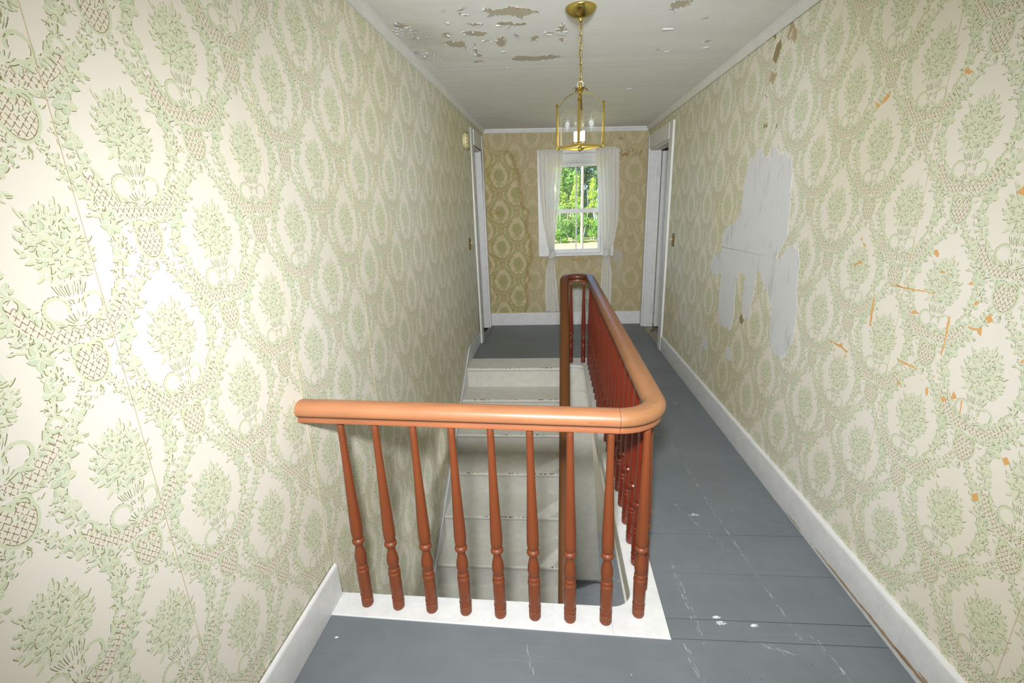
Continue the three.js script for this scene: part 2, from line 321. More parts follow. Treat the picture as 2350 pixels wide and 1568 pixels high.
// ---------------------------------------------------------------- setting: geometry of the corridor
const xL = (z, y) => -0.905 - 0.0185 * Math.min(0.5, z) + 0.012 * y;    // the old walls are slightly out of true
const xR = (z) => 1.17 + 0.0095 * z;
const yC = (x, z) => 2.32 + 0.0275 * (1.14 - x) - 0.012 * (-z - 2.4);
const ZF = -5.72, ZB = 2.3, GY = -2.6;
const warm = (amt, z, y, k) => {        // yellowing of the old paper, in clouds
  const n = noise.noise(z * 1.1, y * 0.8, k) * 0.5 + noise.noise(z * 3.1, y * 2.2, k + 5) * 0.3 + 0.5;
  const a = amt * Math.max(0.15, Math.min(1, n));
  return [1 - 0.10 * a, 1 - 0.15 * a, 1 - 0.30 * a];
};
// one slab of a side wall: front face follows fx(z, y); s = +1 when the room lies on the +x side
function slab(fx, z0, z1, y0, y1, s, uvf, stain, thick = 0.11) {
  const nz = Math.max(2, Math.round(Math.abs(z1 - z0) / 0.12)), ny = Math.max(2, Math.round(Math.abs(y1 - y0) / 0.12));
  const pos = [], uv = [], idx = [], col = [];
  for (let l = 0; l < 2; l++) for (let j = 0; j <= ny; j++) for (let i = 0; i <= nz; i++) {
    const z = z0 + (z1 - z0) * i / nz, y = y0 + (y1 - y0) * j / ny;
    pos.push(fx(z, y) - (l ? s * thick : 0), y, z); uv.push(...uvf(z, y)); col.push(...(l ? [0.7, 0.66, 0.58] : stain(z, y)));
  }
  const N = (nz + 1) * (ny + 1), at = (l, j, i) => l * N + j * (nz + 1) + i;
  const quad = (a, b, c, d, f) => (f ? idx.push(a, b, c, a, c, d) : idx.push(a, c, b, a, d, c));
  const f = s * (z1 - z0) < 0;
  for (let j = 0; j < ny; j++) for (let i = 0; i < nz; i++) {
    quad(at(0, j, i), at(0, j, i + 1), at(0, j + 1, i + 1), at(0, j + 1, i), f); quad(at(1, j, i), at(1, j, i + 1), at(1, j + 1, i + 1), at(1, j + 1, i), !f);
  }
  // rim, with its own vertices so that the front stays flat-shaded at the edge
  const rim = (list) => { for (let k = 0; k + 1 < list.length; k++) { const b = pos.length / 3; for (const v of [list[k], list[k + 1], list[k + 1] + N, list[k] + N]) { pos.push(...pos.slice(3 * v, 3 * v + 3)); uv.push(0, 0); col.push(0.7, 0.66, 0.58); } idx.push(b, b + 1, b + 2, b, b + 2, b + 3); } };
  const row = (j) => Array.from({ length: nz + 1 }, (_, i) => at(0, j, i)), colm = (i) => Array.from({ length: ny + 1 }, (_, j) => at(0, j, i));
  rim(row(0)); rim(row(ny)); rim(colm(0)); rim(colm(nz));
  return geoFrom(pos, uv, idx, col);
}
const DLz0 = -5.07, DLz1 = -5.62, DLy = 2.10, DRz0 = -4.72, DRz1 = -5.58, DRy = 2.03;
const uvL = (z, y) => [(-z - 0.955) / TW, (y - 1.665) / TH], uvR = (z, y) => [(z + 1.446) / TW, (y - 1.222) / TH];
const stL = (z, y) => { const base = warm(0.3 + 0.24 * Math.min(5.5, -Math.min(0, z)), z, y, 2.2); return base; };
const stR = (z, y) => warm(0.55 + 0.20 * Math.min(5.5, -Math.min(0, z)), z, y, 7.7);
const fL = (z, y) => xL(z, y), fR = (z) => xR(z);
const wallL = struct(group('wall_left'));
mesh('papered_wall', [slab(fL, ZB, DLz0, GY, 2.46, 1, uvL, stL), slab(fL, DLz0, DLz1, DLy, 2.46, 1, uvL, stL), slab(fL, DLz1, ZF, 0, 2.46, 1, uvL, stL), slab(fL, DLz0, ZF, GY, 0, 1, uvL, stL)], M.paper, wallL);
const wallR = struct(group('wall_right'));
mesh('papered_wall', [slab(fR, ZB, DRz0, -0.25, 2.46, -1, uvR, stR), slab(fR, DRz0, DRz1, DRy, 2.46, -1, uvR, stR), slab(fR, DRz1, ZF, -0.25, 2.46, -1, uvR, stR), slab(fR, DRz0, DRz1, -0.25, 0, -1, uvR, stR)], M.paper, wallR);
// seams between the strips of paper: thin ridges
for (const z of [-0.815, -1.408, -2.01]) mesh('wallpaper_seam', sweep([V(xL(z, 0.2), z < -1.4 ? -0.4 : 0.2, z), V(xL(z, 1.2), 1.2, z), V(xL(z, 2.3), 2.3, z)], [[0.0012, -0.0008], [0.0012, 0.0008], [-0.0012, 0.0008], [-0.0012, -0.0008]], { dirs: [V(0, 1, 0.001), V(0, 1, 0.001), V(0, 1, 0.001)] }), M.seam, wallL);
for (const z of [-2.187, -1.587, -1.0]) mesh('wallpaper_seam', box(xR(z) - 0.0008, xR(z) + 0.002, 0.17, 2.28, z - 0.0013, z + 0.0013), M.seam, wallR);
// flat shapes lying on the right wall: points are [z, y]
function onRight(name, pts, mat, thick, jag = 0) {
  let P = pts;
  if (jag) { P = []; pts.forEach((p, i) => { const q = pts[(i + 1) % pts.length], n = Math.max(1, Math.round(Math.hypot(q[0] - p[0], q[1] - p[1]) / 0.012)); for (let k = 0; k < n; k++) P.push([p[0] + (q[0] - p[0]) * k / n + (rnd() - 0.5) * jag, p[1] + (q[1] - p[1]) * k / n + (rnd() - 0.5) * jag * 2]); }); }
  const g = prism(P.map(([z, y]) => [-z, y]), thick);   // in (-z, y), extruded along what becomes -x
  g.rotateY(Math.PI / 2);                                 // (a, y, d) -> (d, y, -a)
  const p = g.attributes.position;
  for (let i = 0; i < p.count; i++) { const z = p.getZ(i), d = p.getX(i); p.setX(i, xR(z) + 0.0005 - thick + d); }
  g.computeVertexNormals(); metric(g);
  return mesh(name, g, mat, wallR);
}
const PATCH = '2848 1743 2756 1733 2746 1696 2696 1689 2647 1682 2655 1728 2591 1723 2573 1695 2519 1690 2513 1708 2491 1701 2481 1677 2427 1665 2415 1602 2394 1488 2387 1392 2383 1304 2417 1241 2462 1205 2456 1185 2396 1202 2368 1250 2294 1264 2253 1237 2237 1191 2242 1142 2223 1037 2196 973 2195 902 2192 821 2223 790 2235 760 2282 706 2325 702 2375 720 2419 752 2432 862 2451 959 2513 1013 2579 1047 2607 1088 2676 1101 2661 1045 2672 984 2679 910 2677 818 2765 797 2803 846 2805 947 2802 1047 2896 1058 2926 989 2925 898 2908 795 2930 687 3069 664 3143 681 3176 776 3178 905 3177 1004 3270 983 3380 1004 3414 1052 3342 1104 3209 1125 3226 1233 3181 1303 3052 1341 2967 1381 2960 1472 2946 1588 2924 1667 2890 1698 2842 1699';
const pairs = (s) => { const v = s.split(' ').map(Number), o = []; for (let i = 0; i < v.length; i += 2) o.push([-v[i] / 1000, v[i + 1] / 1000]); return o; };
onRight('plaster_patch', pairs(PATCH), M.plaster, 0.0015, 0.012).userData.label = 'white filler brushed over the wallpaper';
onRight('plaster_patch', pairs('3434 509 3339 504 3307 434 3359 401 3428 445'), M.plaster, 0.0012, 0.01);
onRight('plaster_patch', pairs('2983 552 2917 572 2868 518 2893 479 2946 477'), M.plaster, 0.0012, 0.01);
onRight('water_stain', pairs('2819 790 2786 817 2749 794 2770 757 2800 755'), M.stain, 0.0008, 0.006);
for (const s of ['1844 1331 1838 1339 1832 1326 1836 1321', '1830 1314 1823 1317 1805 1307 1811 1302', '1855 1226 1849 1238 1813 1254 1813 1239 1842 1241 1847 1220', '1504 1320 1492 1325 1481 1312 1486 1302 1495 1309', '1663 1192 1657 1192 1611 1195 1561 1194 1506 1197 1466 1198 1469 1195 1510 1193 1563 1190 1614 1191', '1720 1134 1712 1135 1708 1090 1704 1029 1713 1027 1718 1084', '1468 1263 1455 1264 1444 1262 1456 1259', '1437 1241 1428 1240 1427 1235', '1368 1240 1354 1252 1346 1242', '1332 1192 1328 1203 1319 1205 1326 1190', '1539 1119 1534 1126 1523 1131 1505 1123 1520 1121 1531 1114', '1400 1142 1394 1142 1391 1105 1389 1071 1391 1022 1395 1026 1394 1067 1398 1107', '1292 1163 1284 1167 1278 1177 1271 1165 1265 1163 1276 1149', '1332 1130 1317 1129 1291 1134 1287 1114 1301 1117 1301 1126 1329 1123', '1922 909 1913 916 1903 912 1911 902', '1894 913 1855 913 1847 928 1834 909 1797 904 1809 891 1844 903 1891 907', '1816 881 1810 888 1800 879 1812 875', '1557 954 1533 957 1463 956 1462 951 1488 951 1542 950', '1449 926 1444 928 1430 926 1434 924', '1419 907 1411 911 1404 891 1413 885', '1366 905 1346 906 1336 901 1353 889', '1326 911 1325 939 1310 920 1316 914', '1534 882 1523 892 1521 876 1527 872', '1295 919 1290 921 1287 883 1291 881', '1171 1081 1166 1086 1161 1080 1166 1075', '1144 822 1134 834 1123 822 1134 808', '1193 682 1178 700 1172 677 1185 664', '1294 1485 1282 1500 1275 1475', '1527 1817 1505 1801 1518 1799 1542 1810', '1842 1816 1823 1809 1843 1790 1865 1792', '1893 1798 1863 1787 1878 1775'])
  onRight('torn_paper', pairs(s), M.torn, 0.0006, 0.0025);
for (const [s, m] of [['2785 2300 2753 2298 2748 2264 2767 2251 2784 2282', 'stain'], ['2844 2285 2806 2298 2780 2284 2808 2271 2839 2265', 'stain'], ['2642 2228 2603 2271 2576 2256 2593 2234 2610 2197', 'stainLight'], ['2594 2210 2575 2252 2535 2212 2546 2185 2588 2187', 'stainLight'], ['2766 2165 2728 2221 2686 2223 2685 2187 2700 2151 2730 2133', 'stain'], ['2773 2056 2764 2107 2699 2080 2685 2062 2753 2051', 'stainLight'], ['2815 1997 2777 2002 2777 1982', 'stain'], ['2786 1838 2780 1850 2740 1862 2744 1844', 'stain'], ['2637 1821 2633 1840 2622 1830 2627 1816', 'stain']])
  onRight('water_stain', pairs(s), M[m], 0.0007, 0.014);

// far wall: its own print, faded except for a strip at left, with stains and bare plaster
const FX0 = -0.86, FX1 = 1.2, FY0 = -0.05, FY1 = 2.42, FS = 760;
const farCanvas = (() => {
  const W = Math.round((FX1 - FX0) * FS), H = Math.round((FY1 - FY0) * FS), [c, x] = canvas(W, H);
  const tile = paperTile(Math.round(TW * 1.02 * FS), Math.round(0.415 * FS), farPal);
  const px = (X) => (X - FX0) * FS, py = (Y) => (FY1 - Y) * FS;
  const tw = tile.width, th = tile.height, ox = px(-0.6) % tw, oy = py(1.82) % th;
  for (let a = -1; a < 7; a++) for (let b = -1; b < 8; b++) x.drawImage(tile, ox + a * tw, oy + b * th);
  // faded field over all but the stained strip at left; wandering boundary
  const edge = [[-0.50, 2.1], [-0.43, 2.02], [-0.40, 1.9], [-0.36, 1.82], [-0.37, 1.7], [-0.33, 1.6], [-0.35, 1.5], [-0.27, 1.4], [-0.29, 1.3], [-0.30, 1.2], [-0.24, 1.08], [-0.26, 0.95], [-0.23, 0.85], [-0.30, 0.72], [-0.27, 0.6], [-0.33, 0.45], [-0.30, 0.3], [-0.36, 0.1], [-0.36, -0.05]];
  const jig = []; edge.forEach((p, i) => { const q = edge[i + 1]; if (!q) return; for (let k = 0; k < 12; k++) { const t = k / 12; jig.push([p[0] + (q[0] - p[0]) * t + (rnd() - 0.5) * 0.018, p[1] + (q[1] - p[1]) * t]); } });
  x.save(); x.beginPath(); x.moveTo(px(-0.86), py(2.07)); x.lineTo(px(-0.62), py(2.1)); for (const p of jig) x.lineTo(px(p[0]), py(p[1])); x.lineTo(px(1.2), py(-0.05)); x.lineTo(px(1.2), py(2.42)); x.lineTo(px(-0.86), py(2.42)); x.closePath();
  x.fillStyle = 'rgba(180,166,136,0.52)'; x.fill(); x.restore();
  for (let k = 0; k < 5; k++) { x.strokeStyle = `rgba(128,98,40,${0.05 + 0.05 * rnd()})`; x.lineWidth = 6 + 30 * rnd(); x.beginPath(); jig.forEach((p, i) => { const q = [px(p[0] + (rnd() - 0.3) * 0.02), py(p[1])]; i ? x.lineTo(...q) : x.moveTo(...q); }); x.stroke(); }
  const blot = (X, Y, rx, ry, colr, n) => { for (let k = 0; k < n; k++) { x.fillStyle = colr; x.beginPath(); x.ellipse(px(X + (rnd() + rnd() - 1) * rx), py(Y + (rnd() + rnd() - 1) * ry), rx * FS * (0.08 + 0.25 * rnd()), ry * FS * (0.08 + 0.2 * rnd()), rnd() * 3, 0, 7); x.fill(); } };
  for (let k = 0; k < 46; k++) blot(rr(-0.8, 1.1), rr(0.1, 2.3), rr(0.02, 0.09), rr(0.03, 0.14), rnd() < 0.6 ? 'rgba(140,105,45,0.10)' : 'rgba(206,190,158,0.16)', 6);
  for (const p of jig) if (rnd() < 0.4) blot(p[0] - 0.02, p[1], 0.03, 0.03, 'rgba(125,95,40,0.13)', 3);
  blot(-0.74, 1.2, 0.05, 1.0, 'rgba(150,105,35,0.14)', 30); blot(0.84, 2.0, 0.07, 0.06, 'rgba(110,70,25,0.22)', 22); blot(1.0, 2.0, 0.12, 0.05, 'rgba(120,85,35,0.14)', 22); blot(0.8, 2.18, 0.05, 0.04, 'rgba(105,70,30,0.2)', 12);
  // torn edge under the sill and pale plaster at right of and below the window
  blot(0.35, 0.82, 0.25, 0.02, 'rgba(150,95,45,0.3)', 14); blot(0.8, 0.83, 0.09, 0.12, 'rgba(178,176,170,0.35)', 46); blot(0.62, 0.78, 0.08, 0.06, 'rgba(176,172,164,0.35)', 22); blot(0.42, 0.62, 0.14, 0.09, 'rgba(172,166,152,0.3)', 26);
  blot(0.86, 0.62, 0.10, 0.16, 'rgba(180,174,160,0.18)', 30);
  x.fillStyle = 'rgba(200,200,194,0.88)'; x.beginPath(); x.moveTo(px(0.2), py(0.14)); x.lineTo(px(0.2), py(0.45)); x.quadraticCurveTo(px(0.38), py(0.50), px(0.62), py(0.43)); x.lineTo(px(0.66), py(0.14)); x.fill();
  for (let k = 0; k < 26; k++) { x.strokeStyle = `rgba(70,66,58,${0.25 + 0.4 * rnd()})`; x.lineWidth = 1 + 1.6 * rnd(); let a = rr(0.24, 0.62), b = rr(0.2, 0.42); x.beginPath(); x.moveTo(px(a), py(b)); for (let q = 0; q < 4; q++) { a += rr(-0.03, 0.03); b += rr(-0.02, 0.02); x.lineTo(px(a), py(b)); } x.stroke(); }
  blot(0.45, 0.27, 0.12, 0.08, 'rgba(110,100,85,0.16)', 22);
  return c;
})();
M.farPaper = std({ map: T(farCanvas, { wrap: THREE.ClampToEdgeWrapping }), roughness: 0.85 });
M.farPaper.userData = {};
function farBox(x0, x1, y0, y1) {
  const g = box(x0, x1, y0, y1, ZF - 0.16, ZF), uv = g.attributes.uv, p = g.attributes.position;
  for (let i = 0; i < p.count; i++) uv.setXY(i, (p.getX(i) - FX0) / (FX1 - FX0), (p.getY(i) - FY0) / (FY1 - FY0));
  return g;
}
const WX0 = 0.0, WX1 = 0.62, WY0 = 0.89, WY1 = 1.95;
const wallF = struct(mesh('wall_far', [farBox(-1.0, WX0, -0.25, 2.5), farBox(WX1, 1.4, -0.25, 2.5), farBox(WX0, WX1, -0.25, WY0), farBox(WX0, WX1, WY1, 2.5)], M.farPaper));
struct(mesh('wall_back', [box(-1.1, 1.4, -0.25, 2.5, ZB, ZB + 0.12)], M.roomWall));

// ceiling: old white paint, peeling down to tan board
const CW = 1100, CH = 1980, CX0 = -0.9, CZ0 = -2.2, CS = 550;
const ceilCanvas = mottled(CW, CH, [232, 233, 231], 7, 0.006, (x) => {
  const px = (X) => (X - CX0) * CS, py = (Z) => (CZ0 - Z) * CS;
  for (let k = 0; k < 120; k++) { x.fillStyle = `rgba(178,174,160,${0.01 + 0.02 * rnd()})`; x.fillRect(0, rnd() * CH, CW, 4 + 30 * rnd()); }
  for (const z of [-3.3, -4.62]) { x.fillStyle = 'rgba(170,168,160,0.5)'; x.fillRect(0, py(z), CW, 2.5); }
  for (let k = 0; k < 60; k++) { x.fillStyle = 'rgba(165,150,120,0.035)'; x.beginPath(); x.ellipse(px(-0.66 + (rnd() + rnd() - 1) * 0.2), py(-2.85 + (rnd() + rnd() - 1) * 0.5), 20 + 60 * rnd(), 20 + 70 * rnd(), 0, 0, 7); x.fill(); }
  for (let k = 0; k < 500; k++) { x.fillStyle = `rgba(225,226,224,${0.1 + 0.3 * rnd()})`; x.fillRect(rnd() * CW, rnd() * CH, 1 + 3 * rnd(), 1 + rnd()); }
});
function ceilGrid(z0, z1, far) {
  const nx = 8, nz = 14, pos = [], uv = [], idx = [];
  for (let j = 0; j <= nz; j++) for (let i = 0; i <= nx; i++) {
    const X = -1.05 + 2.45 * i / nx, Z = z0 + (z1 - z0) * j / nz;
    pos.push(X, yC(X, Z), Z); uv.push((X - CX0) * CS / CW, 1 - (CZ0 - Z) * CS / CH);
  }
  for (let j = 0; j < nz; j++) for (let i = 0; i < nx; i++) { const a = j * (nx + 1) + i, b = a + nx + 1; idx.push(a, a + 1, b, b, a + 1, b + 1); }
  const g = geoFrom(pos, uv, idx);
  const top = g.clone(); top.translate(0, 0.15, 0);
  return [g, top];
}
M.ceiling = std({ map: T(ceilCanvas), roughness: 0.75, side: THREE.DoubleSide });
const ceil = struct(group('ceiling'));
mesh('ceiling_board', ceilGrid(ZB + 0.1, -5.86), M.ceiling, ceil);
mesh('ceiling_side', [box(-1.08, -1.05, 2.2, 2.7, -5.9, ZB + 0.12), box(1.4, 1.43, 2.2, 2.7, -5.9, ZB + 0.12), box(-1.08, 1.43, 2.45, 2.7, -5.9, -5.86), box(-1.08, 1.43, 2.2, 2.7, ZB + 0.1, ZB + 0.13)], M.ceiling, ceil);
M.bare = std({ color: 0xb9b19d, roughness: 0.9 });
const flat2 = (s) => { const v = s.split(' ').map(Number), o = []; for (let i = 0; i < v.length; i += 2) o.push([v[i] / 1000, -v[i + 1] / 1000]); return o; };
function onCeil(name, pts, mat, jag) {
  const P = []; pts.forEach((p, i) => { const q = pts[(i + 1) % pts.length], n = Math.max(1, Math.round(Math.hypot(q[0] - p[0], q[1] - p[1]) / 0.009)); for (let k = 0; k < n; k++) P.push([p[0] + (q[0] - p[0]) * k / n + (rnd() - 0.5) * jag, p[1] + (q[1] - p[1]) * k / n + (rnd() - 0.5) * jag]); });
  const g = prism(P.map(([X, Z]) => [X, -Z]), 0.0008); g.rotateX(-Math.PI / 2);
  const p = g.attributes.position;
  for (let i = 0; i < p.count; i++) p.setY(i, yC(p.getX(i), p.getZ(i)) + 0.0002 - p.getY(i));
  const ix = g.index; if (!ix) { const a = p.array; for (let i = 0; i < a.length; i += 9) for (let k = 0; k < 3; k++) { const t = a[i + 3 + k]; a[i + 3 + k] = a[i + 6 + k]; a[i + 6 + k] = t; } }
  g.computeVertexNormals();
  return mesh(name, g, mat, ceil);
}
const PEEL = ['-295 2415 -253 2441 -199 2435 -170 2407 -110 2433 -67 2470 -49 2483 -96 2511 -126 2555 -160 2516 -214 2500 -270 2505', '-263 2601 -213 2582 -158 2607 -114 2604 -116 2636 -169 2636 -237 2629', '-397 2588 -330 2594 -322 2610 -391 2613', '-437 2674 -385 2692 -312 2713 -344 2766 -414 2744 -442 2728', '-544 2703 -516 2692 -526 2761 -552 2759', '-572 2846 -530 2805 -494 2839 -460 2827 -458 2937 -509 2916 -553 2911', '-276 2801 -232 2777 -234 2912 -270 2947 -281 2892', '-404 2879 -411 2992 -392 3100 -432 3096 -422 2925', '-463 3176 -402 3174 -395 3206 -462 3207', '-353 2823 -317 2836 -330 2856', '49 2696 71 2622 94 2714 75 2752 49 2736', '46 2849 87 2810 87 2898', '-15 2716 25 2747 20 2789 -6 2758', '-227 3155 -182 3104 -90 3132 15 3099 91 3151 27 3181 -81 3216 -200 3203', '545 2457 569 2419 638 2426 630 2486 597 2493 570 2522', '-89 2806 -57 2781 -59 2853 -86 2866', '-740 2529 -698 2582 -724 2631 -770 2588'];
for (const s of PEEL) onCeil('bare_patch', flat2(s), M.bare, 0.02);
function flake(X, Z, w, l, curl, yaw) {   // a chip of paint hanging by one edge
  const n = 5, m = 3, pos = [], uv = [], idx = [], c = Math.cos(yaw), s = Math.sin(yaw), k = rnd() * 9;
  for (let j = 0; j <= n; j++) for (let i = 0; i <= m; i++) {
    const t = j / n, a = curl * t, u = (i / m - 0.5) * w * (1 - 0.4 * t * rnd()), f = l * Math.sin(a) / Math.max(curl, 0.1), d = l * (1 - Math.cos(a)) / Math.max(curl, 0.1);
    const x0 = X + u * c - f * s + w * 0.5 * noise.noise(i * 1.3, j * 1.1, k), z0 = Z + u * s + f * c + l * 0.7 * noise.noise(i * 1.7 + 5, j * 0.6, k);
    pos.push(x0, yC(x0, z0) - 0.0005 - d - 0.001 * rnd(), z0); uv.push(i / m, t);
  }
  for (let j = 0; j < n; j++) for (let i = 0; i < m; i++) { const a = j * (m + 1) + i, b = a + m + 1; idx.push(a, b, a + 1, b, b + 1, a + 1); }
  return geoFrom(pos, uv, idx);
}
const FL = flat2('-484 2418 -385 2417 -270 2428 -389 2466 -261 2502 -344 2839 -484 2542 -169 2769 -79 2836 84 2726 66 2793 39 3183 -259 3189 -267 3024 -260 3331 -536 3315 -25 3650 -59 5023 604 2739 632 3084 695 3114 887 3060 883 2965 958 3863 606 3948 754 2636 -714 2771 -741 3028 -765 2990 -727 3065 594 2514 567 2511 -756 2576 -649 3781 -744 3301 193 5054 649 5028 809 5453');
FL.forEach(([X, Z], i) => mesh('paint_flake', flake(X, Z, rr(0.015, 0.05), rr(0.008, 0.02), rr(0.3, 1.0), rr(-1, 1) + (i % 3 ? 0 : 3)), M.flake, ceil));
{ // finer chips along the edges of the bare patches: too many to name
  const g = [];
  for (const s of PEEL) { const P = flat2(s); P.forEach((p, i) => { const q = P[(i + 1) % P.length], n = Math.max(1, Math.round(Math.hypot(q[0] - p[0], q[1] - p[1]) / 0.025)); for (let k = 0; k < n; k++) if (rnd() < 0.55) { const t = rnd(); g.push(flake(p[0] + (q[0] - p[0]) * t, p[1] + (q[1] - p[1]) * t, rr(0.006, 0.025), rr(0.004, 0.014), rr(0.4, 1.6), rr(0, 6.28))); } }); }
  for (let k = 0; k < 70; k++) { const a = rnd(); g.push(flake(-0.72 + 0.12 * (rnd() + rnd() - 1), (a < 0.5 ? -3.03 : -2.65) + 0.14 * (rnd() + rnd() - 1), rr(0.006, 0.018), rr(0.005, 0.012), rr(0.5, 1.6), rr(0, 6.28))); }
  mesh('paint_chips', g, M.flake, ceil).userData.kind = 'stuff';
}

// ---------------------------------------------------------------- floor boards
const boardTop = 0.004;
function boardShape(pts) { // pts [x, z]
  const s = new THREE.Shape(); pts.forEach((p, i) => (p.length === 2 ? (i ? s.lineTo(p[0], -p[1]) : s.moveTo(p[0], -p[1])) : s.absarc(p[0], -p[1], p[2], p[3], p[4], p[5])));
  const g = new THREE.ExtrudeGeometry(s, { depth: 0.026, bevelEnabled: true, bevelSize: 0.0025, bevelThickness: 0.0025, bevelSegments: 2, curveSegments: 14 });
  g.rotateX(-Math.PI / 2); g.translate(0, boardTop - 0.0285, 0);
  return metric(g);
}
const floor = struct(group('floor'));
const gap = 0.0020;
const floorUV = (g) => { const p = g.attributes.position, uv = g.attributes.uv; for (let i = 0; i < p.count; i++) uv.setXY(i, (p.getX(i) + 0.9) / 2.1, 1 - (-0.9 - p.getZ(i)) / 2.1); return g; };
function plank(x0, x1, z0, z1, dy = 0) { mesh('floor_plank', floorUV(box(x0 + gap, x1 - gap, -0.022, dy, z1 + gap, z0 - gap, 0.0009)), M.floor, floor); }
// corridor beside the balustrade
{
  const zs = [-1.295, -1.378, -1.603, -1.842, -2.086, -2.306, -2.553, -2.752, -2.98, -3.21, -3.45, -3.68, -3.92, -4.14, -4.38];
  for (let i = 0; i + 1 < zs.length; i++) plank(0.411, xR(zs[i]), zs[i], zs[i + 1], (rnd() - 0.5) * 0.002);
  const near = [ZB, 2.05, 1.8, 1.55, 1.3, 1.05, 0.8, 0.55, 0.3, 0.05, -0.2, -0.45, -0.7, -0.92, -1.295];
  for (let i = 0; i + 2 < near.length; i++) plank(xL(near[i], 0), xR(near[i]), near[i], near[i + 1], (rnd() - 0.5) * 0.001);
  const far = [-4.38, -4.897, -5.172, -5.412, ZF];
  for (let i = 0; i + 1 < far.length; i++) plank(far[i] < -4.7 ? -0.748 : xL(far[i], 0), 1.115, far[i], far[i + 1], (rnd() - 0.5) * 0.002);
  plank(-0.92, -0.748, -4.9, ZF); plank(1.115, 1.27, -4.6, ZF);
}
mesh('subfloor', [box(-1.0, 3.2, -0.25, -0.0045, -1.37, ZB + 0.12), box(0.36, 3.2, -0.25, -0.0045, -4.235, -1.37), box(0.10, 3.2, -0.25, -0.0045, -5.86, -4.235), box(-1.0, 0.10, -0.25, -0.0045, -5.86, -4.14)], M.dark, floor);

{ // the wide board in front of the stairwell, cut to the slightly skew border
  const g = boardShape([[xL(-0.92, 0), -0.923], [xR(-0.92), -0.923], [xR(-1.29), -1.2935], [0.41, -1.2935], [0.2, -1.302], [xL(-1.34, 0), -1.339]]);
  g.translate(0, -0.0055, 0); mesh('floor_plank', floorUV(g), M.floor, floor);
}
// white border boards round the stairwell
const border = struct(group('trim_1'));
mesh('border_board', boardShape([[-0.885, -1.335], [0.208, -1.2985], [0.208, -1.416], [-0.885, -1.436]]), M.trim, border);
mesh('border_board', boardShape([[0.213, -1.2985], [0.409, -1.292], [0.409, -1.52], [0.302, -1.52], [0.302, -1.50], [0.222, -1.496, 0.08, 0, -Math.PI / 2, true], [0.213, -1.416]]), M.trim, border);
mesh('border_board', boardShape([[0.302, -1.5235], [0.409, -1.5235], [0.409, -4.37], [0.302, -4.37]]), M.trim, border);
mesh('border_board', boardShape([[0.105, -4.173], [0.225, -4.173], [0.225, -4.096, 0.0775, Math.PI / 2, 0, true], [0.2985, -4.37], [0.105, -4.37]]), M.trim, border);

// fascia boards under the border, bent round the corners of the well
{
  const P = [V(-0.84, 0, -1.388)];
  for (let k = 0; k <= 8; k++) { const a = -Math.PI / 2 + k / 8 * Math.PI / 2; P.push(V(0.230 + 0.107 * Math.cos(a), 0, -1.495 - 0.107 * Math.sin(a))); }
  P.push(V(0.337, 0, -2.4), V(0.337, 0, -3.3));
  for (let k = 0; k <= 10; k++) { const a = k / 10 * Math.PI / 2; P.push(V(0.237 + 0.1 * Math.cos(a), 0, -4.108 - 0.1 * Math.sin(a))); }
  P.push(V(0.103, 0, -4.208));
  const t = struct(group('trim_2'));
  mesh('fascia_board', sweep(P, [[0.010, -0.265], [0.010, -0.022], [-0.008, -0.022], [-0.008, -0.265]]), M.stair, t);
  mesh('bead', sweep(P, Array.from({ length: 8 }, (_, k) => [-0.004 + 0.013 * Math.cos(k / 8 * 6.283), -0.266 + 0.010 * Math.sin(k / 8 * 6.283)])), M.stair, t);
}

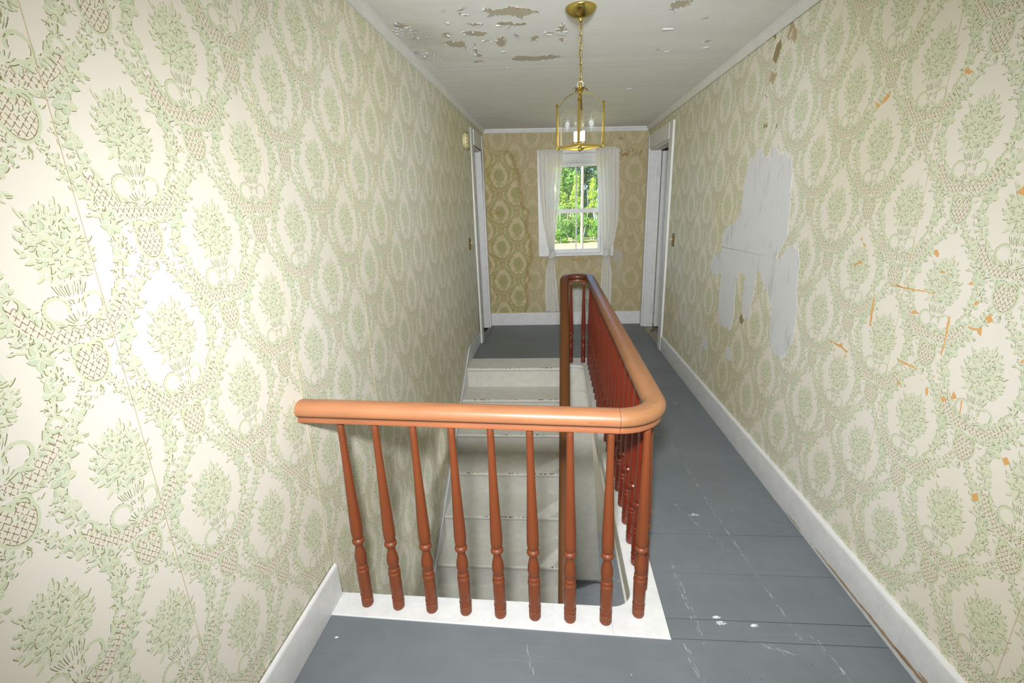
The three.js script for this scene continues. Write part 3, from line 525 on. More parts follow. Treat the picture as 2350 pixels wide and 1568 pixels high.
// baseboards and crown mouldings
{
  const bs = (s) => [[0, 0], [s * 0.019, 0], [s * 0.019, 0.145], [s * 0.012, 0.158], [0, 0.158]];
  const sec = (s) => (s > 0 ? bs(1) : bs(-1).reverse());
  const line = (fx, z0, z1, n = 12) => Array.from({ length: n + 1 }, (_, i) => { const z = z0 + (z1 - z0) * i / n; return V(fx(z), 0, z); });
  const bl = mesh('baseboard_left', sweep(line((z) => xL(z, 0.08), ZB, -1.425), sec(1), { dirs: Array(13).fill(V(0, 0, -1)) }), M.trim); struct(bl);
  const br = struct(group('baseboard_right'));
  mesh('board', sweep(line((z) => xR(z), ZB, -4.575, 20), sec(-1), { dirs: Array(21).fill(V(0, 0, -1)) }), M.trim, br);
  M.rawWood = std({ color: 0x9b8468, roughness: 0.85 });
  // long worn gouges along the foot of the board where the paint has come off
  for (const [z0, z1, y, h] of [[-1.75, -1.62, 0.018, 0.006], [-1.66, -1.42, 0.02, 0.010], [-1.46, -1.2, 0.024, 0.012], [-1.28, -1.0, 0.03, 0.014], [-2.0, -1.86, 0.012, 0.005], [-1.18, -1.06, 0.045, 0.006]]) {
    const pts = []; for (let k = 0; k <= 16; k++) pts.push([-(z0 + (z1 - z0) * k / 16), y + h * (0.5 + 0.3 * rnd()) * Math.sin(k / 16 * 3.14) ** 0.5]);
    for (let k = 16; k >= 0; k--) pts.push([-(z0 + (z1 - z0) * k / 16), y - h * (0.3 + 0.3 * rnd()) * Math.sin(k / 16 * 3.14) ** 0.5 - 0.0005]);
    const g = prism(pts, 0.0006); g.rotateY(Math.PI / 2); const p = g.attributes.position; for (let i = 0; i < p.count; i++) p.setX(i, xR(p.getZ(i)) - 0.0194 - 0.0006 + p.getX(i));
    g.computeVertexNormals(); mesh('bare_wood', metric(g), M.rawWood, br);
  }
  struct(mesh('baseboard_far', [box(-0.79, 1.115, 0, 0.165, ZF, ZF + 0.018, 0.004)], M.trim));
  const cr = (s) => [[0, -0.045], [s * 0.010, -0.045], [s * 0.018, -0.03], [s * 0.026, -0.012], [s * 0.034, -0.008], [s * 0.034, 0.01], [0, 0.01]];
  const crs = (s) => (s > 0 ? cr(1) : cr(-1).reverse());
  const lineC = (fx) => Array.from({ length: 21 }, (_, i) => { const z = ZB - 0.001 + (ZF - ZB) * i / 20, X = fx(z); return V(X, yC(X, z), z); });
  struct(mesh('trim_3', sweep(lineC((z) => xL(z, 2.34)), crs(1), { dirs: Array(21).fill(V(0, 0, -1)) }), M.trim));
  struct(mesh('trim_4', sweep(lineC((z) => xR(z)), crs(-1), { dirs: Array(21).fill(V(0, 0, -1)) }), M.trim));
  struct(mesh('trim_5', sweep([V(-0.78, yC(-0.78, ZF), ZF), V(1.12, yC(1.12, ZF), ZF)], crs(1), { dirs: [V(1, 0, 0), V(1, 0, 0)] }), M.trim));
}

// ---------------------------------------------------------------- doorways
function doorway(name, s, fx, z0, z1, top, wallTh, casW, topW) {
  // s: +1 left wall (room on +x side), -1 right wall. z0 near edge, z1 far edge
  const d = struct(group(name));
  const fxz = (z) => fx(z), t = 0.02;
  const cas = (za, zb, y0, y1) => { const g = new RoundedBoxGeometry(t, y1 - y0, Math.abs(zb - za), 2, 0.003); const zm = (za + zb) / 2; g.translate(fxz(zm) + s * t / 2, (y0 + y1) / 2, zm); return metric(g); };
  mesh('casing', cas(z0 + casW, z0, 0, top + topW), M.trim, d);
  mesh('casing', cas(z1, z1 - 0.085, 0, top + topW), M.trim, d);
  mesh('casing_head', cas(z0 - 0.001, z1 + 0.001, top, top + topW), M.trim, d);
  const xi = (z) => fxz(z), jw = wallTh;
  const jam = (za, zb, y0, y1) => { const zm = (za + zb) / 2, x1 = xi(zm) + s * 0.002, x0 = x1 - s * (jw + 0.01); return box(Math.min(x0, x1), Math.max(x0, x1), y0, y1, Math.min(za, zb), Math.max(za, zb), 0.002); };
  mesh('jamb', jam(z0, z0 - 0.018, 0, top), M.trim, d);
  mesh('jamb', jam(z1 + 0.018, z1, 0, top), M.trim, d);
  mesh('jamb_head', jam(z0, z1, top - 0.018, top), M.trim, d);
  const xs = xi(z1) - s * jw;   // far side of the wall
  mesh('door_stop', box(Math.min(xs, xs + s * 0.03), Math.max(xs, xs + s * 0.03), 0.0, top - 0.018, z1 + 0.018, z1 + 0.030, 0.002), M.trim, d);
  // the door itself, swung open into the side room
  const leaf = group('door_leaf', [0, 0, 0], d);
  const xa = xs - s * 0.012, xb = xa - s * (Math.abs(z1 - z0) - 0.04);
  mesh('door_slab', box(Math.min(xa, xb), Math.max(xa, xb), 0.012, top - 0.03, z1 + 0.03, z1 + 0.065, 0.003), M.trim, leaf);
  for (const y of [top - 0.24, 0.24]) {
    const hg = [box(-0.016, 0.016, y - 0.045, y + 0.045, z1 + 0.028, z1 + 0.0325)]; hg[0].translate(xs + s * 0.022, 0, 0);
    const cyl = new THREE.CylinderGeometry(0.0065, 0.0065, 0.094, 10); cyl.translate(xs - s * 0.002, y, z1 + 0.034); hg.push(cyl);
    mesh('hinge', hg, M.hinge, d);
  }
  return d;
}
doorway('door_1', 1, (z) => xL(z, 1.1), DLz0, DLz1, DLy, 0.11, 0.15, 0.15);
doorway('door_2', -1, (z) => xR(z), DRz0, DRz1, DRy, 0.11, 0.125, 0.145);
// side rooms behind the two doorways (closed shells)
for (const [n, s, x0, z0, z1] of [['wall_left_room', -1, -0.92, -4.3, -5.9], ['wall_right_room', 1, 1.25, -4.2, -5.9]]) {
  const xo = x0 + s * 1.3, a = Math.min(x0, xo), b = Math.max(x0, xo), g = struct(group(n));
  mesh('room_wall', [box(xo, xo + s * 0.08, 0, 2.5, z1, z0), box(a, b, 0, 2.5, z1 - 0.08, z1), box(a, b, 0, 2.5, z0, z0 + 0.08), box(a, b, 2.46, 2.54, z1, z0)], M.roomWall, g);
  mesh('room_floor', [box(a - 0.1, b + 0.1, -0.1, -0.003, z1, z0)], M.roomFloor, g);
}

// ---------------------------------------------------------------- window
{
  const w = struct(group('window_1'));
  const c = 0.022;
  mesh('casing', box(WX0 - 0.145, WX0, WY0 - 0.02, 2.085, ZF, ZF + c, 0.003), M.trim, w);
  mesh('casing', box(WX1, WX1 + 0.135, WY0 - 0.03, 2.085, ZF, ZF + c, 0.003), M.trim, w);
  mesh('casing_head', box(WX0 + 0.0005, WX1 - 0.0005, WY1, 2.085, ZF, ZF + c, 0.003), M.trim, w);
  mesh('sill', box(WX0 - 0.02, WX1 + 0.02, WY0 - 0.022, WY0 + 0.006, ZF - 0.155, ZF + 0.034, 0.004), M.trim, w);
  mesh('jamb', [box(WX0 - 0.001, WX0 + 0.016, WY0, WY1, ZF - 0.155, ZF + 0.002)], M.trim, w);
  mesh('jamb', [box(WX1 - 0.016, WX1 + 0.001, WY0, WY1, ZF - 0.155, ZF + 0.002)], M.trim, w);
  mesh('jamb_head', [box(WX0, WX1, WY1 - 0.014, WY1 + 0.001, ZF - 0.155, ZF + 0.002)], M.trim, w);
  const sash = (y0, y1, z, bot, top) => {
    const s = group('sash', [0, 0, 0], w), a = WX0 + 0.017, b = WX1 - 0.017, st = 0.034, d = 0.032;
    mesh('sash_frame', [box(a, a + st, y0, y1, z - d, z, 0.003), box(b - st, b, y0, y1, z - d, z, 0.003), box(a + st, b - st, y0, y0 + bot, z - d, z, 0.003), box(a + st, b - st, y1 - top, y1, z - d, z, 0.003)], M.trim, s);
    const mx = (a + b) / 2;
    mesh('muntin', box(mx - 0.008, mx + 0.008, y0 + bot, y1 - top, z - d * 0.8, z - 0.002, 0.003), M.trim, s);
    for (const [p, q] of [[a + st, mx - 0.008], [mx + 0.008, b - st]]) mesh('pane', box(p, q, y0 + bot, y1 - top, z - d * 0.55, z - d * 0.45), M.glass, s);
  };
  sash(WY0 + 0.006, 1.415, ZF - 0.03, 0.05, 0.045);
  sash(1.37, WY1 - 0.014, ZF - 0.066, 0.05, 0.04);
}

// ---------------------------------------------------------------- curtains on a rod
const rod = tag(mesh('curtain_rod', [(() => { const g = new THREE.CylinderGeometry(0.006, 0.006, 0.95, 12); g.rotateZ(Math.PI / 2); g.translate(0.325, 2.035, ZF + 0.052); return g; })(), box(-0.145, -0.139, 2.025, 2.045, ZF + 0.02, ZF + 0.055, 0.002), box(0.789, 0.795, 2.025, 2.045, ZF + 0.02, ZF + 0.055, 0.002)], M.trim), 'thin white rod carrying the two sheer curtains across the window head', 'curtain rod');
rod.userData.label = 'thin white rod that carries the sheer curtains above the window';
function curtain(label, keys, knotY, knotX, tailKeys, phase) {
  const g = group('curtain', [knotX, 0.2, ZF + 0.075]);
  const L = (a, y) => { let i = 0; while (i < a.length - 2 && y < a[i + 1][0]) i++; const p = a[i], q = a[i + 1], t = Math.max(0, Math.min(1, (p[0] - y) / (p[0] - q[0]))), e = t * t * (3 - 2 * t) * 0.5 + t * 0.5; return [p[1] + (q[1] - p[1]) * e, p[2] + (q[2] - p[2]) * e]; };
  const panel = (a, n, folds) => {
    const y0 = a[0][0], y1 = a[a.length - 1][0], pos = [], uv = [], idx = [], m = 72;
    for (let j = 0; j <= n; j++) for (let i = 0; i <= m; i++) {
      const y = y0 + (y1 - y0) * j / n, u = i / m, [x0, x1] = L(a, y), full = Math.min(1, (x1 - x0) / 0.16);
      const f = Math.sin(u * folds * 6.283 + phase + 0.5 * Math.sin(y * 3)) * 0.6 + Math.sin(u * folds * 2.3 * 6.283 + 2 * phase + y) * 0.4;
      const amp = 0.011 + 0.012 * (1 - full);
      const lump = 0.022 * Math.sin(u * Math.PI) * (1 - full);
      pos.push(x0 + (x1 - x0) * u - knotX, y - 0.2 + (j === n ? 0.006 * Math.sin(u * 9 + phase) : 0), f * amp + lump); uv.push(u, y);
    }
    for (let j = 0; j < n; j++) for (let i = 0; i < m; i++) { const p = j * (m + 1) + i, q = p + m + 1; idx.push(p, q, p + 1, q, q + 1, p + 1); }
    return geoFrom(pos, uv, idx);
  };
  mesh('panel', panel(keys, 44, 5), M.curtain, g);
  mesh('tail', panel(tailKeys, 30, 3), M.curtain, g);
  // gathered heading above the rod
  { const pos = [], uv = [], idx = [], m = 120, [, x0, x1] = keys[0];
    for (let j = 0; j <= 4; j++) for (let i = 0; i <= m; i++) { const u = i / m; pos.push(x0 + (x1 - x0) * u - knotX, keys[0][0] - 0.2 - 0.012 + j * (0.010 + 0.002 * Math.sin(i * 0.9 + phase) * j / 4), (0.008 + 0.004 * j / 4) * Math.sin(i * 0.8 + phase)); uv.push(u, j); }
    for (let j = 0; j < 4; j++) for (let i = 0; i < m; i++) { const p = j * (m + 1) + i, q = p + m + 1; idx.push(p, p + 1, q, q, p + 1, q + 1); }
    mesh('ruffle', geoFrom(pos, uv, idx), M.curtain, g); }
  { const s = new THREE.SphereGeometry(1, 28, 20), p = s.attributes.position;
    for (let i = 0; i < p.count; i++) { const v = V(p.getX(i), p.getY(i), p.getZ(i)), k = 1 + 0.10 * Math.sin(v.x * 5 + v.y * 7 + phase) + 0.08 * Math.sin(v.z * 6 - v.y * 9); p.setXYZ(i, v.x * 0.042 * k, v.y * 0.05 * k + v.x * 0.016, v.z * 0.034 * k); }
    s.translate(0, knotY - 0.2, 0.004); s.computeVertexNormals();
    const band = new THREE.TorusGeometry(0.03, 0.014, 10, 24); band.rotateX(Math.PI / 2); band.rotateZ(0.45); band.scale(1, 1, 0.9); band.translate(0.002, knotY - 0.215, 0.004);
    mesh('knot', [s, band], M.curtain, g); }
  return tag(g, label, 'curtain');
}
curtain('sheer white curtain tied in a knot on the left side of the window', [[2.05, -0.128, 0.150], [1.82, -0.128, 0.136], [1.57, -0.116, 0.109], [1.315, -0.093, 0.086], [1.08, -0.050, 0.056], [0.93, -0.018, 0.044], [0.875, -0.006, 0.036]], 0.882, 0.014, [[0.87, -0.018, 0.042], [0.82, -0.030, 0.048], [0.667, -0.068, 0.062], [0.43, -0.078, 0.086], [0.185, -0.066, 0.100]], 0.3);
curtain('sheer white curtain tied in a knot on the right side of the window', [[2.05, 0.520, 0.784], [1.80, 0.541, 0.790], [1.55, 0.561, 0.797], [1.29, 0.579, 0.796], [1.06, 0.602, 0.762], [0.95, 0.620, 0.715], [0.885, 0.645, 0.692]], 0.892, 0.668, [[0.88, 0.638, 0.700], [0.82, 0.626, 0.715], [0.65, 0.610, 0.744], [0.415, 0.604, 0.742], [0.19, 0.606, 0.738]], 1.9);

// ---------------------------------------------------------------- staircase going down towards the viewer
const RISE = 0.2, RUN = 0.283, Z0 = -4.09, SX = 0.095;
{
  const st = tag(group('staircase', [0, 0, -4.1]), 'white painted wooden stairs with chipped nosings descending beside the papered wall', 'staircase');
  const at = (g) => { g.translate(0, 0, 4.1); return g; };
  const chip = std({ color: 0x86674a, roughness: 0.9 });
  for (let k = 0; k <= 12; k++) {
    const y = -k * RISE, zn = Z0 + k * RUN, x0 = xL(zn, y) + 0.012;
    const back = k ? zn - RUN - 0.048 : -4.388;
    const g = box(x0, SX, y - 0.028, y + (k ? 0 : 0.003), back, zn, 0.011);
    const t = mesh('tread', at(g), M.stair, st);
    const cv = new THREE.CylinderGeometry(0.009, 0.009, SX - x0 - 0.02, 8); cv.rotateZ(Math.PI / 2); cv.translate((x0 + SX) / 2, y - 0.033, zn - 0.031);
    mesh('cove', at(cv), M.stair, st);
    // worn spots of bare wood along the nosing
    const ch = []; for (let q = 0; q < 34; q++) { const X = rr(x0 + 0.08, SX - 0.06), w = rr(0.003, 0.008) + 0.014 * rnd() ** 3; if (noise.noise(X * 5, k * 3.7, 1) > -0.12) ch.push(box(X, X + w, y + (k ? 0 : 0.003) - rr(0.002, 0.006), y + (k ? 0 : 0.003) + 0.0005, zn - rr(0.007, 0.012), zn - 0.0028)); }
    if (ch.length && k < 7) for (const c of ch) mesh('worn_spot', at(c), chip, st);
    if (k < 12) mesh('riser', at(box(x0, SX, y - RISE - 0.012, y - 0.026, zn - 0.05, zn - 0.031)), M.stair, st);
    else mesh('riser', at(box(x0, SX, GY, y - 0.026, zn - 0.05, zn - 0.031)), M.stair, st);
  }
  // wall skirt: follows the landing, then the slope
  const top = [[-4.92, 0.135], [-4.50, 0.150], [-4.30, 0.168], [-4.255, 0.160], [-4.2, 0.130]], zE = -0.75, yAt = (z) => 0.17 - 0.706 * (z + 4.255);
  for (let k = 0; k <= 10; k++) { const z = -4.15 + (zE + 4.15) * k / 10; top.push([z, yAt(z)]); }
  const bot = []; for (let k = 10; k >= 0; k--) { const z = -4.2 + (zE + 4.2) * k / 10; bot.push([z, Math.max(GY, yAt(z) - 0.62)]); } bot.push([-4.5, -0.02], [-4.92, -0.02]);
  const strip = (pts, d0, d1) => { const g = prism(pts.map(([z, y]) => [-z, y]), 1); g.rotateY(Math.PI / 2); const p = g.attributes.position; for (let i = 0; i < p.count; i++) { const z = p.getZ(i), y = p.getY(i); p.setX(i, xL(z, y) + d0 + (d1 - d0) * p.getX(i)); } g.computeVertexNormals(); return at(metric(g)); };
  mesh('wall_skirt', strip([...top, ...bot], -0.002, 0.014), M.trim, st);
  mesh('skirt_cap', strip([...top, ...top.slice().reverse().map(([z, y]) => [z, y - 0.012])], -0.001, 0.022), M.trim, st);
  // outer stringer and the panelled side below it
  const o = []; for (let k = 0; k <= 12; k++) { const y = -k * RISE, zn = Z0 + k * RUN; o.push([zn - 0.02, y - 0.004], [zn - 0.02, y - RISE]); }
  o[o.length - 1][1] = GY; o.push([-4.2, GY], [-4.2, -0.03]);
  const sg = prism(o.map(([z, y]) => [-z, y]), 0.016); sg.rotateY(Math.PI / 2); sg.translate(SX - 0.004, 0, 0);
  mesh('outer_stringer', at(metric(sg)), M.stair, st);
}

{ // ceiling globe of the lower hall
  const l = tag(group('ceiling_globe', [1.4, -0.25, -4.65]), 'glowing white globe lamp under the ceiling of the lower hall', 'lamp');
  mesh('fitting', lathe([[0, 0], [0.06, 0], [0.06, -0.02], [0.03, -0.045], [0, -0.05]], 24), M.brass, l);
  const g = new THREE.SphereGeometry(0.11, 24, 16); g.translate(0, -0.15, 0);
  mesh('globe', g, std({ color: 0xffffff, emissive: 0xfffaf2, emissiveIntensity: 2, roughness: 0.4 }), l);
  const p = new THREE.PointLight(0xf6f8ff, 12, 0, 2); p.name = 'globe_light'; p.position.set(1.4, -0.4, -4.65); p.shadow.radius = 5; scene.add(p);
}
// lower storey seen through the well
struct(mesh('floor_lower', [box(-1.1, 3.2, GY - 0.1, GY, -5.86, ZB + 0.12)], M.floor));
struct(mesh('wall_lower_far', [box(-1.0, 3.2, GY, -0.25, -5.08, -5.0)], M.lowerWall));
struct(mesh('wall_lower_right', [box(3.1, 3.2, GY, -0.1, -5.0, ZB)], M.lowerWall));
struct(mesh('wall_lower_back', [box(-1.0, 3.2, GY, -0.1, ZB, ZB + 0.12)], M.lowerWall));
{ // boarded wall under the landing, its free edge cut on a slant
  const w = struct(group('wall_lower_panel'));
  const edge = (y) => 0.365 + (-0.27 - y) / 2.33 * 0.15, n = 5;
  for (let k = 0; k < n; k++) {
    const a = (y) => 0.105 + (edge(y) - 0.105) * k / n + (k ? 0.0012 : 0), b = (y) => 0.105 + (edge(y) - 0.105) * (k + 1) / n - 0.0012;
    const g = prism([[a(GY), GY], [b(GY), GY], [b(-0.24), -0.24], [a(-0.24), -0.24]], 0.016, 0.0015); g.translate(0, 0, -4.225);
    mesh('wall_board', metric(g), M.stair, w);
  }
  mesh('shoe_strip', box(0.105, edge(GY) + 0.01, GY, GY + 0.02, -4.21, -4.19, 0.003), M.floor, w);
  mesh('backing', box(0.1, 0.36, GY, -0.25, -4.26, -4.228), M.lowerWall, w);
}

// ---------------------------------------------------------------- balustrade
{
  const B = tag(group('balustrade', [0.35, 0, -1.5]), 'worn varnished wood handrail with turned balusters round the stairwell', 'balustrade');
  const off = V(-0.35, 0, 1.5);
  // cross-section of the rail: rounded top, groove, narrower block below; origin at top-of-baluster level
  const half = [[0, 0.0], [0.024, 0.0], [0.026, 0.003], [0.026, 0.016], [0.023, 0.020], [0.024, 0.024], [0.033, 0.027], [0.037, 0.034], [0.0385, 0.044], [0.036, 0.055], [0.030, 0.064], [0.020, 0.070], [0.008, 0.0725]];
  const section = [...half.slice(1), ...half.slice(1).reverse().map(([a, b]) => [-a, b])];
  const RY = 0.792;
  const P = [];
  for (let k = 0; k <= 12; k++) { const t = k / 12; P.push(V(-0.874 + (0.213 + 0.874) * t, RY + 0.014 - 0.016 * t, -1.388 + 0.036 * t)); }
  const nFront = P.length;
  const cR = 0.135;
  for (let k = 1; k <= 14; k++) { const a = -Math.PI / 2 + k / 14 * Math.PI / 2; P.push(V(0.213 + cR * Math.cos(a), RY - 0.002, -1.352 - cR - cR * Math.sin(a))); }
  const zS = -1.352 - cR;
  for (let k = 1; k <= 16; k++) P.push(V(0.348 + 0.004 * k / 16, RY - 0.002 + 0.004 * k / 16, zS + (-4.132 - zS) * k / 16));
  const ur = 0.117, ux = 0.352 - ur;
  for (let k = 1; k <= 18; k++) { const a = k / 18 * Math.PI; P.push(V(ux + ur * Math.cos(a), RY + 0.002 - (k > 13 ? 0.0009 * (k - 13) ** 2 : 0), -4.132 - ur * Math.sin(a))); }
  const e0 = P[P.length - 1].clone();
  let y = e0.y, z = e0.z;
  for (let k = 1; k <= 8; k++) { const s = 0.27 + (0.707 - 0.27) * Math.min(1, k / 6); z += 0.02; y -= 0.02 * s; P.push(V(e0.x - 0.002 * k * 0.1, y, z)); }
  const s0 = P[P.length - 1].clone();
  const stairRail = (Z) => V(s0.x - 0.030 * (Z - s0.z), s0.y - 0.707 * (Z - s0.z), Z);
  for (let k = 1; k <= 20; k++) P.push(stairRail(s0.z + (-0.75 - s0.z) * k / 20));
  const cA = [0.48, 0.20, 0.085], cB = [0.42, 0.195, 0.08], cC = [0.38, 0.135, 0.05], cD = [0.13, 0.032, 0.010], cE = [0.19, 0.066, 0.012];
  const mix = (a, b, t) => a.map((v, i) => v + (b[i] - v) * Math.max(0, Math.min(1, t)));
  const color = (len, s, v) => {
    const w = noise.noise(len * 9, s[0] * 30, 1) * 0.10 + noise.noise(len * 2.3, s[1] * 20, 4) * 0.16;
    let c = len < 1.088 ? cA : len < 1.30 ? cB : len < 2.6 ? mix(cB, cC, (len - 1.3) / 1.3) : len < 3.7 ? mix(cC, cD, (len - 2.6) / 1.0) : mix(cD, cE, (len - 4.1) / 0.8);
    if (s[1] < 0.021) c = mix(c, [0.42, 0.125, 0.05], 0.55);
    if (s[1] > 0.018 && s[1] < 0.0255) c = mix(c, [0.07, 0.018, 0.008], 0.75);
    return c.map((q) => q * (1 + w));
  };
  const Pd = []; P.forEach((p, i) => { if (i) { const a = P[i - 1]; const n = Math.max(1, Math.round(p.distanceTo(a) / 0.04)); for (let k = 1; k < n; k++) Pd.push(a.clone().lerp(p, k / n)); } Pd.push(p); });
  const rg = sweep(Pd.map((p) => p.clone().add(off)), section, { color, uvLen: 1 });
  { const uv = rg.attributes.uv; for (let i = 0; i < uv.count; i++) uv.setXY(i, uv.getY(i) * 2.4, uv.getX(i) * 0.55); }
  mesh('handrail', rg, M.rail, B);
  // hairline joint where the front rail meets the bend, and paint drips
  mesh('rail_joint', sweep([V(0.2125, RY - 0.002, -1.352), V(0.2138, RY - 0.002, -1.352)].map((p) => p.add(off)), section.map(([a, b]) => [a * 1.012, b * 1.006 - 0.0003]), { dirs: [V(1, 0, 0.02), V(1, 0, 0.02)] }), M.slot, B);
  { const g = []; for (let k = 0; k < 34; k++) { const t = rnd(); let p; if (t < 0.5) { const a = -Math.PI / 2 + rnd() * 1.57; p = V(0.213 + cR * Math.cos(a) + rr(-0.014, 0.014), 0, -1.352 - cR - cR * Math.sin(a) + rr(-0.012, 0.012)); } else p = V(0.349 + rr(-0.014, 0.014), 0, rr(-3.0, -1.5)); const s = new THREE.SphereGeometry(rr(0.001, 0.004), 6, 4); s.scale(1, 0.25, rr(1, 2.2)); s.translate(p.x - 0.35, RY - 0.002 + 0.0705, p.z + 1.5); g.push(s); }
    mesh('paint_drops', g, M.trim, B).userData.kind = 'stuff'; }
  // balusters
  const prof = [[0, 0.0], [0.0205, 0.0], [0.0222, 0.004], [0.0222, 0.018], [0.0205, 0.0195], [0.0222, 0.021], [0.0222, 0.034], [0.0205, 0.037], [0.017, 0.041], [0.0205, 0.045], [0.0228, 0.050], [0.0222, 0.057], [0.0190, 0.060], [0.0212, 0.064], [0.0218, 0.08], [0.0220, 0.11], [0.0217, 0.145], [0.0210, 0.150], [0.0200, 0.1515], [0.0212, 0.154], [0.0230, 0.160], [0.0232, 0.166], [0.0215, 0.172], [0.0180, 0.175], [0.0195, 0.178], [0.0215, 0.182], [0.0210, 0.188], [0.0175, 0.192], [0.0170, 0.195], [0.0190, 0.202], [0.0212, 0.212], [0.0220, 0.222], [0.0215, 0.234], [0.0195, 0.248], [0.0165, 0.262], [0.0142, 0.274], [0.0135, 0.284], [0.0150, 0.288], [0.0195, 0.291], [0.0228, 0.297], [0.0230, 0.303], [0.0210, 0.309], [0.0165, 0.312], [0.0165, 0.315], [0.0195, 0.321], [0.0212, 0.330], [0.0218, 0.345], [0.0215, 0.370], [0.0205, 0.41], [0.0188, 0.46], [0.0168, 0.52], [0.0150, 0.58], [0.0136, 0.64], [0.0126, 0.70], [0.0120, 0.76], [0.0118, 0.80], [0, 0.80]];
  const bg = lathe(prof, 22);
  { const uv = bg.attributes.uv, p = bg.attributes.position; for (let i = 0; i < uv.count; i++) uv.setXY(i, uv.getX(i) * 0.4, p.getY(i)); }
  let nb = 0;
  const bal = (x, y0, zz, h, m, lean = 0) => { const b = mesh('baluster', bg, m, B); b.position.set(x, y0, zz).add(off); b.scale.set(1, h / 0.80, 1); b.rotation.set((rnd() - 0.5) * 0.008, (nb++ * 2.4) % 6.28, lean + (rnd() - 0.5) * 0.008); };
  [[-0.737, -1.387], [-0.608, -1.379], [-0.473, -1.371], [-0.339, -1.367], [-0.205, -1.360], [-0.074, -1.357], [0.057, -1.353], [0.188, -1.350]].forEach(([x, zz], i) => bal(x, boardTop, zz, 0.799 - 0.001 * i, M.balFront));
  bal(0.313, boardTop, -1.387, 0.79, M.balFront);
  for (let k = 0; k <= 20; k++) bal(0.349 + 0.006 * k / 20, boardTop, -1.512 - 0.1325 * k, 0.79, k < 1 ? M.balFront : M.balSide);
  bal(0.302, boardTop, -4.246, 0.79, M.balSide); bal(0.184, boardTop, -4.247, 0.79, M.balSide);
  for (let k = 1; k <= 11; k++) { const zz = Z0 + k * RUN - 0.10, p = stairRail(zz); bal(p.x - 0.012, -k * RISE, zz, p.y + 0.02 + k * RISE, M.balSide); }
}

